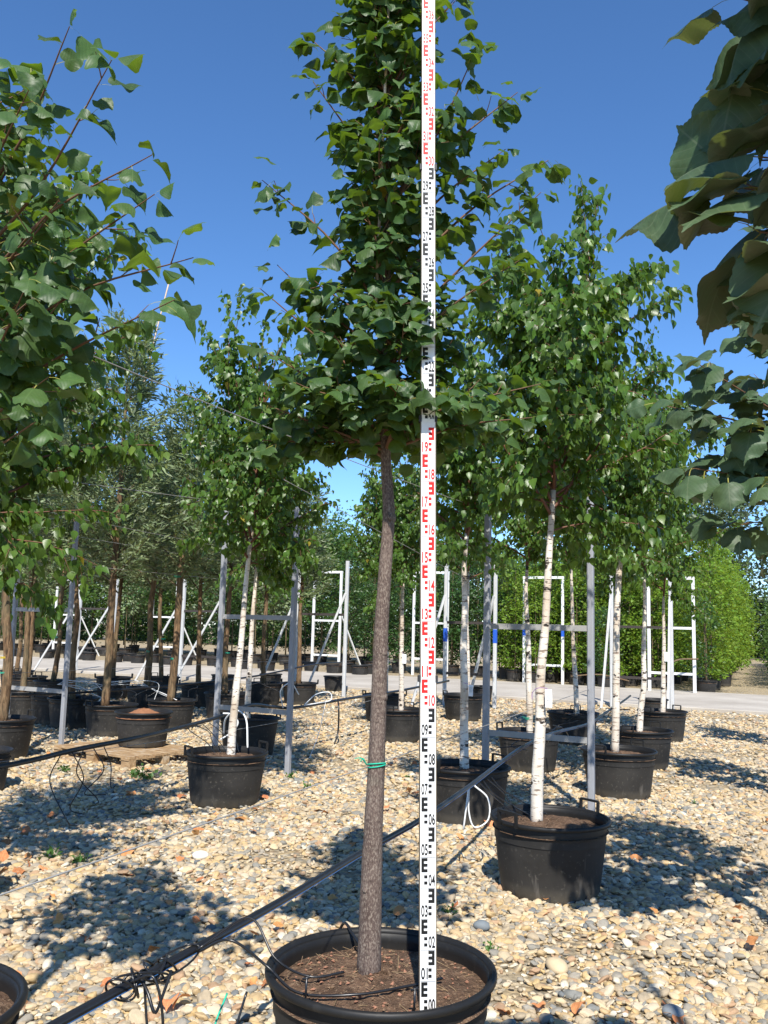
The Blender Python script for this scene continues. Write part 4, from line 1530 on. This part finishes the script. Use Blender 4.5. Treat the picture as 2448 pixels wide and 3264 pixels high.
DG = 'black drip tubes between pipe and pots'
DL = 'thin black drip tube running from the pipe into a pot'
cable('drip_tube', 'black drip tube crossing the rim and soil of the big pot', [(-.62, 3.35, .54), (-.50, 3.30, .60), (-.37, 3.32, .51), (-.25, 3.24, .455), (-.05, 3.22, .462), (.14, 3.30, .466), (.25, 3.38, .462)], .005, M['pipe'], 'tube', 46)
cable('drip_tube', 'black drip tube arching over the left rim of the big pot', [(-.62, 3.35, .55), (-.46, 3.48, .62), (-.35, 3.42, .50), (-.22, 3.36, .464), (-.1, 3.40, .468)], .0045, M['pipe'], 'tube', 40)
cable('drip_tube', 'drip tube hanging below the pipe left of the big pot', [(-.75, 3.12, .53), (-.72, 3.10, .36), (-.66, 3.05, .18), (-.55, 3.06, .14), (-.47, 3.14, .3), (-.42, 3.2, .47)], .0045, M['pipe'], 'tube', 40)
cable('drip_tube', 'drip tube looping from the coil down to the gravel', [(-.78, 3.07, .54), (-.70, 3.05, .56), (-.66, 3.04, .40), (-.68, 3.03, .2), (-.70, 3.0, .03)], .0045, M['pipe'], 'tube', 40)
cable('drip_tube', 'black tube lying over the back rim of the big pot', [(-.16, 3.86, .40), (-.12, 3.83, .50), (-.08, 3.76, .48), (-.03, 3.62, .464), (.0, 3.52, .468)], .006, M['pipe'], 'tube', 30)
# drip stakes
for k, (x, y) in enumerate([(-.22, 3.17), (.14, 3.10)]):
    b = MB()
    b.tube([(x, y, .44), (x + .002, y, .53)], .004, 6)
    b.tube([(x - .012, y, .525), (x + .012, y, .532)], .004, 6)
    tag(b.build('drip_stake', M['pipe']), 'small brown-black drip stake pushed into the soil of the big pot', 'stake', 'drip stakes in the big pot')
# coil of tubing tied round the pipe
b = MB()
for k in range(9):
    f_ = k / 8
    c0 = V(-.80 + .11 * f_, 3.03 + .25 * f_, .535)
    an = np.linspace(0, 2 * math.pi, 22) + rg.uniform(0, 6)
    rr = .022 + .016 * rg.uniform(0, 1) ** 2
    ax = nrm(V(.9, -.4, 0) + rg.normal(size=3) * .25)
    tl = rg.normal(0, .05)
    ring = c0 + np.outer(np.cos(an) * rr, ax) + np.outer(np.sin(an) * rr * rg.uniform(.8, 1.5) - .006, UP) + np.outer(np.sin(an + rg.uniform(0, 6)) * tl, dr)
    b.tube(ring, .0040, 5)
b.tube(spline([(-.76, 3.10, .55), (-.72, 3.06, .51), (-.69, 3.04, .46), (-.68, 3.09, .49), (-.67, 3.16, .545)], 20), .0055, 6)
tag(b.build('tubing_coil', M['pipe']), 'coil of thin black tubing wound round the pipe near the big pot', 'tubing')
# green string on the gravel
cable('green_string', 'green string lying on the gravel below the pipe', [(-.98, 3.75, .04), (-.84, 3.72, .05), (-.74, 3.66, .045), (-.70, 3.58, .05), (-.74, 3.45, .045)], .004, M['string'], 'string')
cable('green_string', 'green string hanging by the left side of the big pot', [(-.57, 3.75, .25), (-.60, 3.66, .15), (-.56, 3.60, .08), (-.55, 3.52, .05), (-.64, 3.45, .04)], .004, M['string'], 'string')
# white loops
cable('white_tube', 'white tube looping over the pot of the birch by the pallet', [(-1.62, 9.6, .55), (-1.58, 9.45, .72), (-1.45, 9.3, .82), (-1.32, 9.1, .76), (-1.27, 8.95, .50)], .009, M['whitetube'], 'tube')
cable('white_tube', 'white tube bow left of the birch by the pallet', [(-1.64, 9.5, .50), (-1.52, 9.5, .58), (-1.46, 9.5, .68), (-1.53, 9.5, .76), (-1.62, 9.5, .77)], .009, M['whitetube'], 'tube')
cable('white_tube', 'white tube loop hanging from the pipe right of the staff', [(.70, 6.62, .59), (.80, 6.62, .50), (.80, 6.6, .36), (.70, 6.58, .31), (.66, 6.6, .42), (.66, 6.6, .58), (.62, 6.55, .30)], .0065, M['whitetube'], 'tube')
cable('white_tube', 'white tube bow on the pipe beside the grey frame post', [(-1.25, 11.9, .62), (-1.28, 11.8, .85), (-1.15, 11.8, .95), (-1.05, 11.9, .80)], .008, M['whitetube'], 'tube')
cable('white_tube', 'white tube loop lying on the pipe left of the linden trunk', [(-1.0, 12.2, .64), (-.85, 12.3, .78), (-.68, 12.4, .80), (-.66, 12.4, .70), (-.85, 12.3, .66), (-1.0, 12.2, .64)], .008, M['whitetube'], 'tube')
cable('white_string', 'white string hanging from the pipe to the gravel', [(-.72, 12.4, .7), (-.78, 12.0, .3), (-.86, 11.6, .04)], .004, M['whitetube'], 'string')
for k in range(4):
    cable('white_tube', 'white tube running from the pot rim to the pipe behind the willow pots', [(-4.3 + rg.uniform(-.15, .3), 13.9, .47), (-4.4 + rg.uniform(-.2, .3), 14.2, .55 + rg.uniform(0, .16)), (-4.75 + rg.uniform(-.1, .2), 14.3, .60 + rg.uniform(0, .18)), (-5.0 + rg.uniform(-.1, .1), 14.25, .68)], .004, M['whitetube'], 'tube', group='white tubes over the willow pots')
for k in range(4):
    cable('white_tube', 'white tube arching over the dark pots between the willows', [(-3.4 + rg.uniform(-.2, .2), 14.5, .47), (-3.7 + rg.uniform(-.1, .2), 14.9, .52 + rg.uniform(0, .18)), (-4.1 + rg.uniform(-.1, .1), 15.1, .60 + rg.uniform(0, .15)), (-4.5, 15.0, .62 + rg.uniform(0, .1))], .004, M['whitetube'], 'tube', group='white tubes over the dark pots')
for k in range(5):
    drip('thin black drip tube running into the birch pot beside the pallet', (-2.0 + .06 * k, 9.55 + .1 * k, .63), (-1.55 + .05 * k, 8.75 + .04 * k, .47), .02, side=.04, group='drip tubes of the birch pot beside the pallet', r=.0045)
for k in range(4):
    drip('thin black drip tube running into the pot of the tagged birch', (.75 + .04 * k, 6.75 + .08 * k, .59), (.98 + .06 * k, 6.2 + .03 * k, .47), -.03, side=.05, group='drip tubes of the tagged birch pot', r=.004)
for k in range(5):
    drip('thin black drip tube hanging off the second pipe', (-2.55 + .05 * k, 7.4 + .12 * k, .62), (-2.45 + .05 * k, 7.5 + .12 * k, .05 + .06 * k), -.1, side=.06, group='drip tubes hanging off the second pipe', r=.005)
for k in range(10):
    t = rg.uniform(0, 1)
    x0, y0 = 1.4 + 2.4 * t, 8.8 + 5.6 * t
    drip(DL, (x0, y0, .62), (x0 + rg.uniform(-.5, .7), y0 + rg.uniform(-.3, .6), .47), rg.uniform(.0, .12), group=DG, r=.005)
for k in range(8):
    t = rg.uniform(0, 1)
    x0, y0 = -5.0 + 3 * t, 13.4 + 3.2 * t
    drip(DL, (x0, y0, .62), (x0 + rg.uniform(-.5, .5), y0 + rg.uniform(-.5, .8), .47), rg.uniform(0, .12), group=DG, r=.005)
cable('drip_tube', 'dark cord hanging from the pipe left of the linden trunk', [(-.6, 13.3, .64), (-.58, 13.2, .5), (-.58, 13.2, .2), (-.62, 13.1, .03)], .012, M['pipe'], 'tube')

# ------------------------------------------------------------------ paper tags on birches
def paper_tag(label, c, w_, h_, rz, strap):
    e = empty('paper_tag', c, rz)
    tag(e, label, 'tag')
    b = MB()
    nn = 6
    vv, fa = [], []
    for i in range(nn + 1):
        for j in range(2):
            vv.append(((j - .5) * w_, -.002 - .012 * math.sin(i / nn * 2.0) * (1 if j else .6), -h_ * i / nn))
    for i in range(nn):
        fa.append((2 * i, 2 * i + 2, 2 * i + 3, 2 * i + 1))
    b.add(vv, [np.array(fa)])
    b.build('card', M['paper'], e, smooth=True)
    b = MB()
    for i in range(7):
        zz = -h_ * (.16 + .075 * i)
        t = -zz / h_ * nn
        yy = -.005 - .012 * math.sin(t / nn * 2.0)
        b.box((-w_ * .36, yy - .0004, zz - .0016), (w_ * (.36 if i % 3 else .2), yy, zz + .0004))
    b.build('printed_lines', M['ink'], e, smooth=False)
    b = MB()
    b.tube(spline(strap, 16), .0018, 5)
    b.build('strap', M['purple'], e)
    return e


paper_tag('white printed paper tag hanging by a purple string on the front birch', (1.135, 6.11, 1.315), .047, .118, R(8), [(0, 0, 0), (-.03, .0, .01), (-.075, .02, .004), (-.095, .05, -.03), (-.10, .04, -.07)])
paper_tag('small white tag on the last birch of the row by the road', (4.66, 14.75, 1.42), .06, .15, 0, [(0, 0, 0), (-.03, .0, .02), (-.06, .03, .02)])
paper_tag('small white tag on the birch between linden trunk and staff', (.37, 13.85, 1.30), .06, .14, 0, [(0, 0, 0), (-.03, .0, .02), (-.07, .03, .02)])
paper_tag('small white tag on the shaded birch behind the staff', (.83, 8.27, 1.2), .04, .10, 0, [(0, 0, 0), (-.03, .0, .01), (-.08, .03, .02)])
twine('green_twine', 'loose green twine at the foot of the birch behind the rail', (1.865, 11.3, .62), .042, M['string'], True, None, 31, 3)
twine('black_twine', 'black tie high on the birch behind the staff', (.78, 8.33, 2.17), .031, M['pipe'], False, None, 32, 4)

# ------------------------------------------------------------------ pallet with a pot of red soil
def pallet():
    c = V(-3.12, 11.45, 0)
    e = empty('pallet', c, R(-36))
    tag(e, 'weathered wooden pallet lying on the gravel under the pot of red soil', 'pallet')
    rgp = np.random.default_rng(71)
    Lx, Ly = 1.45, 1.12

    def plank(nm, x0, x1, y0, y1, z0, z1, par=e):
        b = MB()
        b.box((0, -(y1 - y0) / 2, 0), (x1 - x0, (y1 - y0) / 2, z1 - z0))
        o = b.build(nm, M['wood'], par, smooth=False)
        o.location = (x0, (y0 + y1) / 2, z0)
        o.rotation_euler = (0, 0, rgp.normal(0, .006))
        return o
    for i in range(9):
        y0 = -Ly / 2 + i * Ly / 9
        plank('deck_board', -Lx / 2 + rgp.uniform(-.015, .015), Lx / 2 + rgp.uniform(-.015, .015), y0 + .013, y0 + Ly / 9 - .013, .118, .140)
    for j in range(3):
        x = -Lx / 2 + .07 + j * (Lx - .14) / 2
        b = MB()
        b.box((-.07, -Ly / 2, 0), (.07, Ly / 2, .019))
        o = b.build('bearer_board', M['wood'], e, smooth=False)
        o.location = (x, 0, .0985)
    for j in range(3):
        y = -Ly / 2 + .06 + j * (Ly - .12) / 2
        plank('bottom_board', -Lx / 2, Lx / 2, y - .05, y + .05, .004, .024)
        for i in range(3):
            x = -Lx / 2 + .07 + i * (Lx - .14) / 2
            b = MB()
            b.box((-.07, -.05, 0), (.07, .05, .0735))
            o = b.build('block', M['wood'], e, smooth=False)
            o.location = (x, y, .0245)


pallet()
e = pot(-2.98, 11.6, 'black pot heaped with red-brown soil standing on the pallet', .2, 'red', .141)
b = MB()
vv, fa = [], []
rgq = np.random.default_rng(4)
for i in range(9):
    for j in range(28):
        rr = .27 * i / 8
        a_ = j * 2 * math.pi / 28
        vv.append((rr * math.cos(a_), rr * math.sin(a_), .375 + .085 * math.exp(-(rr / .17) ** 2) + (rgq.normal(0, .005) if i < 8 else -.02)))
for i in range(8):
    for j in range(28):
        fa.append((i * 28 + j, (i + 1) * 28 + j, (i + 1) * 28 + (j + 1) % 28, i * 28 + (j + 1) % 28))
b.add(vv, [np.array(fa)])
b.build('soil_heap', M['redsoil'], e)

# ------------------------------------------------------------------ plants beyond the road
BUSH = {}


def bush_mesh(key, Rc, z0, H, n_, size, mat, seed, shape='col'):
    if key in BUSH:
        return BUSH[key]
    rgb = np.random.default_rng(seed)
    t = rgb.uniform(0, 1, n_)
    a_ = rgb.uniform(0, 2 * math.pi, n_)
    u = rgb.uniform(0, 1, n_) ** .45
    if shape == 'col':
        pr = np.clip(np.minimum((t + .03) * 9, 1) * np.sqrt(np.clip(1 - (np.maximum(t - .55, 0) / .47) ** 2, 0, 1)), .05, 1)
    else:
        pr = np.sqrt(np.clip(1 - ((t - .42) / .6) ** 2, .02, 1))
    nc = max(22, n_ // 34)
    ct = t[:nc]
    cr_ = Rc * pr[:nc] * (.55 + .5 * rgb.uniform(0, 1, nc)) * rgb.uniform(.8, 1.2, nc)
    C = np.stack([cr_ * np.cos(a_[:nc]), cr_ * np.sin(a_[:nc]), z0 + (H - z0) * ct], 1)
    ci = rgb.integers(0, nc, n_)
    sp_ = min(Rc * .34, 1.0)
    P = C[ci] + rgb.normal(size=(n_, 3)) * np.array((sp_, sp_, sp_ * .62)) * rgb.uniform(.5, 1.1, nc)[ci][:, None]
    P[:, 2] = np.maximum(P[:, 2], z0 * .8)
    a_ = np.arctan2(P[:, 1], P[:, 0])
    T = np.stack([np.cos(a_) * .6, np.sin(a_) * .6, np.full(n_, .6)], 1)
    F = orient('tuft', P, T, rgb.choice([-1., 1.], n_), rgb, np.zeros(2))
    b_ = MB()
    join_leaves(b_, 'tuft', P, F, size * rgb.uniform(.6, 1.25, n_), rgb)
    crown_ = b_.mesh('crown', mat)
    b_ = MB()
    b_.tube(spline([(0, 0, .3), (.02, .01, H * .45), (0, 0, H * .92)], 8), np.linspace(.03, .006, 8), 6)
    for k in range(10):
        z = z0 + (H - z0) * (.1 + .07 * k)
        a2 = k * 2.4
        b_.tube([(0, 0, z), (Rc * .7 * math.cos(a2), Rc * .7 * math.sin(a2), z + .35)], [.01, .003], 4)
    st = b_.mesh('trunk', M['twig_w'])
    BUSH[key] = (crown_, st)
    return BUSH[key]


def bush(name, label, cat, x, y, key, args, rz, sc, group, potted=True, plabel=None):
    c_, st = bush_mesh(key, *args)
    e_ = empty(name, (x, y, .0), rz)
    tag(e_, label, cat, group)
    o = put('crown', c_, e_, 'stuff')
    o.scale = (sc[0], sc[0], sc[1])
    o = put('trunk', st, e_)
    o.scale = (sc[0], sc[0], sc[1])
    if potted:
        pot(x, y, plabel, rz, 'far', group=plabel + 's' if False else 'far pots ' + group, slots=False)


rgb = np.random.default_rng(91)
# yellow-green hornbeams left of the gravel path
hb = V(9.75, 26.9, 0)
pd = V(.387, .922, 0)
pe = V(-.922, .387, 0)
for row in range(6):
    for k in range(26 if row == 0 else (9 if row < 4 else 7)):
        p = hb + pd * (1.15 * k + (.4 if row % 2 else 0)) + pe * (row * 1.25 + (0 if row == 0 else .3)) + V(rgb.normal(0, .16), rgb.normal(0, .16), 0)
        if row and k < 1:
            continue
        if row == 0 and k == 0:
            continue
        bush('hornbeam', 'yellow-green bushy hornbeam in a black pot beyond the road, by the path', 'shrub', p[0], p[1], ('hb', (row + k) % 3), (.78, .55, 4.5, 1900, .12, M['hornbeam'], 300 + (row + k) % 3), rgb.uniform(0, 6), (rgb.uniform(.82, 1.22), rgb.uniform(.74, 1.16)), 'yellow-green hornbeams beyond the road', True, 'small black pot at the foot of a yellow-green hornbeam')
# one dark, narrow shrub at the corner of the path
bush('dark_shrub', 'narrow dark green shrub at the corner of the gravel path', 'shrub', hb[0] - .1, hb[1] - .1, ('ds', 0), (.42, .6, 2.7, 900, .10, M['shrub'], 320), 0, (1, 1), 'dark shrub by the path', True, 'black pot at the foot of the narrow dark shrub')
for k, (x, y) in enumerate([(6.9, 27.6), (7.3, 29.0)]):
    bush('dark_shrub', 'dark green shrub in front of the yellow-green hedge', 'shrub', x, y, ('ds', 0), (.42, .6, 2.7, 900, .10, M['shrub'], 320), k, (1, .9), 'dark shrubs before the hedge', True, 'black pot under a dark shrub before the hedge')
# hedge on the right of the path
for k in range(22):
    p = V(14.0, 30.0, 0) + pd * (1.3 * k) + V(rgb.normal(0, .08), 0, 0)
    bush('beech_shrub', 'bright green shrub lining the right side of the gravel path', 'shrub', p[0], p[1], ('mg', k % 3), (.75, .3, 3.6, 1400, .12, M['midgreen'], 340 + k % 3), k, (1.1, rgb.uniform(.9, 1.1)), 'shrubs on the right of the path', False)
# dark green shrubs in the middle
for row in range(3):
    for k in range(11):
        s_ = -3.6 + k * 1.08 + (.5 if row % 2 else 0)
        p = V(2.0, 33.6, 0) + RD * s_ + RN * (row * 1.3) + V(rgb.normal(0, .08), rgb.normal(0, .08), 0)
        kk = (row + k) % 3
        bush('dark_shrub', 'dense dark green shrub in a black pot across the road behind the staff', 'shrub', p[0], p[1], ('dk', kk), (.72, .55, 4.7, 1900, .125, M['shrub'], 360 + kk), rgb.uniform(0, 6), (rgb.uniform(.9, 1.1), rgb.uniform(.88, 1.1)), 'dark green shrubs beyond the road', row == 0, 'small black pot at the foot of a dark green shrub')
# looser young trees with bare stems on the left, across the road
for row in range(3):
    for k in range(17):
        p = V(-1.5, 37.5, 0) - RD * (k * 1.45 + (.7 if row % 2 else 0)) + RN * (row * 2.6) + V(rgb.normal(0, .15), rgb.normal(0, .15), 0)
        kk = (row * 2 + k) % 3
        bush('young_tree', 'young green tree with bare stem in a black pot across the road on the left', 'tree', p[0], p[1], ('yt', kk), (.95, 1.7, 5.2, 1800, .15, [M['midgreen'], M['shrub'], M['willow']][kk], 380 + kk, 'round'), rgb.uniform(0, 6), (rgb.uniform(1.0, 1.25), rgb.uniform(1.0, 1.35)), 'young trees across the road on the left', True, 'small black pot of a young tree across the road')
# rows of pots with low plants before them
for k in range(30):
    p = V(-.8, 30.8, 0) - RD * ((k % 15) * 1.2) + RN * (1.1 * (k // 15)) + V(rgb.normal(0, .2), rgb.normal(0, .2), 0)
    pot(p[0], p[1], 'black nursery pot standing in a line along the far edge of the road', rgb.uniform(0, 6), 'far', group='pots along the far road edge', slots=False)
for k, (x, y) in enumerate([(-1.18, 23.9), (2.37, 21.3), (5.6, 18.6), (-2.9, 24.2), (-4.0, 23.2)]):
    pot(x, y, 'smaller black pot standing close to the near edge of the road', rgb.uniform(0, 6), 'small', group='smaller pots by the near road edge', slots=False)
for k in range(34):
    p = V(-2.0, 46.0, 0) - RD * (k * 1.25) + V(rgb.normal(0, .3), rgb.normal(0, .4), 0)
    kk = k % 3
    bush('hedge_shrub', 'dense green shrub of the hedge closing the left side across the road', 'shrub', p[0], p[1], ('dk', kk), (.72, .55, 4.7, 1900, .125, M['shrub'], 360 + kk), rgb.uniform(0, 6), (rgb.uniform(1.1, 1.4), rgb.uniform(.7, .95)), 'hedge across the road on the left', False)
for k in range(12):
    p = V(16.0 + k * 2.3, 76.0 + rgb.normal(0, 1.0), 0)
    kk = k % 3
    bush('hedge_tree', 'bushy green tree closing the far end of the gravel path', 'tree', p[0], p[1], ('bt', kk), (3.0, .3, 8.0, 3000, .45, [M['midgreen'], M['shrub'], M['pine']][kk], 400 + kk, 'round'), rgb.uniform(0, 6), (rgb.uniform(.6, .8), rgb.uniform(.6, .8)), 'trees at the end of the path', False)
# backdrop belt of tall trees
TALL = {}
for k in range(34):
    x = -62 + k * 3.6 + rgb.normal(0, .8)
    y = 78 + rgb.uniform(-6, 8) - abs(x) * .1
    if 14 < x < 40:
        y += 22
    kk = k % 3
    bush('belt_tree', 'green tree in the belt closing the nursery far behind', 'tree', x, y, ('bt', kk), (3.0, .3, 8.0, 3000, .45, [M['midgreen'], M['shrub'], M['pine']][kk], 400 + kk, 'round'), rgb.uniform(0, 6), (rgb.uniform(.8, 1.1), rgb.uniform(.9, 1.25)), 'tree belt behind the nursery', False)
for k, (x, y, h) in enumerate([(24.5, 66, 1.0), (27.8, 71, 1.12), (30.5, 66, .95), (33.5, 72, 1.2), (22, 74, .8), (36.5, 70, 1.15), (29, 80, 1.2)]):
    bush('tall_tree', 'tall airy grey-green tree rising behind the end of the path', 'tree', x, y, ('tt', k % 2), (2.3, 2.0, 13.0, 2600, .38, M['pine'], 420 + k % 2, 'round'), k * 1.3, (1, h), 'tall trees behind the path', False)
# fallen yellowish prunings on hedge foot
cable('pruned_branch', 'reddish bare branch lying before the hornbeam pots', [(5.6, 26.6, .42), (6.4, 26.4, .5), (7.2, 26.2, .35)], .02, M['bark_w'], 'branch', 14)
cable('pruned_branch', 'crooked reddish bare branch standing in a pot by the path', [(8.1, 25.6, .35), (8.2, 25.6, .9), (8.05, 25.6, 1.1)], .03, M['bark_w'], 'branch', 14)
cable('pruned_branch', 'side arm of bare reddish wood by the white frame', [(8.2, 25.62, .9), (8.5, 25.6, 1.02), (9.0, 25.6, 1.04)], .025, M['bark_w'], 'branch', 14)

# ------------------------------------------------------------------ small things on the gravel
rgl = np.random.default_rng(101)
dm_ = leaf_meshes('linden', M['dry'])
spots = []
while len(spots) < 170:
    y = 4.15 + 8.5 * rgl.uniform(0, 1) ** 1.6
    x = rgl.uniform(-.45, .45) * y
    if x / y < -.02 and rgl.uniform() < .25:
        continue
    if x / y > .12 and rgl.uniform() < .55:
        continue
    spots.append((x, y))
for x, y in spots:
    o = bpy.data.objects.new('fallen_leaf', dm_[rgl.integers(0, len(dm_))])
    COL.objects.link(o)
    s = rgl.uniform(.05, .11)
    o.matrix_world = Matrix.Translation((x, y, .042)) @ Matrix.Rotation(rgl.uniform(0, 6.28), 4, 'Z') @ Matrix.Rotation(rgl.normal(0, .35), 4, 'X') @ Matrix.Rotation(rgl.normal(0, .4), 4, 'Y') @ Matrix.Diagonal((s, s * .8, s * rgl.uniform(.5, 1.0), 1))
    tag(o, 'dry orange-brown fallen leaf lying on the gravel', 'leaf', 'fallen leaves on the gravel')


def cobble(x, y, s, mat, label, seed):
    rgc = np.random.default_rng(seed)
    b_ = MB()
    na, nb_ = 16, 9
    vv, fa = [], []
    for i in range(nb_):
        th = math.pi * (i + .5) / nb_ if 0 < i < nb_ - 1 else (0.01 if i == 0 else math.pi - .01)
        for j in range(na):
            a_ = 2 * math.pi * j / na
            k_ = 1 + .07 * math.sin(2 * a_ + seed) + .05 * math.sin(3 * a_ + 2 * th)
            vv.append((s[0] * k_ * math.sin(th) * math.cos(a_), s[1] * k_ * math.sin(th) * math.sin(a_), s[2] * math.cos(th)))
    for i in range(nb_ - 1):
        for j in range(na):
            fa.append((i * na + j, (i + 1) * na + j, (i + 1) * na + (j + 1) % na, i * na + (j + 1) % na))
    b_.add(vv, [np.array(fa)])
    o = b_.build('cobble', mat)
    o.location = (x, y, .012 + s[2] * .6)
    o.rotation_euler = (0, .1, seed)
    tag(o, label, 'stone')


cobble(-1.26, 6.72, (.062, .048, .035), M['whitestone'], 'smooth white cobble lying among the gravel left of the pipe', 3)
cobble(.93, 4.75, (.075, .05, .035), mat_plain('tan_cobble', (.55, .43, .27), .75, .3, .15, 20), 'large tan cobble right of the big pot', 5)
cobble(.62, 5.35, (.05, .04, .03), mat_plain('slate_cobble', (.16, .18, .19), .7, .3, .15, 20), 'dark slate cobble behind the big pot', 6)
cobble(1.35, 4.25, (.055, .05, .028), mat_plain('slate_cobble', (.22, .24, .25), .7, .3, .15, 20), 'flat blue-grey cobble on the open gravel', 8)
# weeds
for k, (x, y, s) in enumerate([(-.95, 10.2, .09), (-.72, 9.6, .07), (-2.6, 10.0, .12), (-2.45, 9.9, .13), (-2.3, 6.6, .11), (-2.05, 6.5, .09), (.45, 5.6, .06), (.62, 5.0, .05), (1.75, 7.4, .07), (.35, 10.4, .06), (-3.5, 10.3, .09), (3.2, 9.3, .05)]):
    rgw = np.random.default_rng(500 + k)
    b_ = MB()
    n_ = 34
    a_ = rgw.uniform(0, 6.28, n_)
    el = rgw.uniform(.3, 1.3, n_)
    A = np.stack([np.cos(a_) * np.cos(el), np.sin(a_) * np.cos(el), np.sin(el)], 1)
    P = rgw.normal(size=(n_, 3)) * s * .30
    P[:, 2] = np.abs(P[:, 2]) + .01
    join_leaves(b_, 'tuft', P, frames_from(A, np.tile(UP, (n_, 1)) + rgw.normal(size=(n_, 3)) * .3), s * .55 * rgw.uniform(.5, 1.1, n_), rgw)
    o = b_.build('weed', M['weed'])
    o.location = (x, y, 0)
    tag(o, 'small green weed growing out of the gravel', 'weed', 'weeds in the gravel')
b_ = MB()
mb = None
cable('blue_bag_strap', 'crumpled blue plastic strip on the gravel by the far road edge', [(-8.3, 36.0, .05), (-8.2, 35.9, .30), (-8.1, 36.0, .1), (-8.0, 35.9, .35), (-7.95, 36, .05)], .08, M['bluebag'], 'plastic', 16)
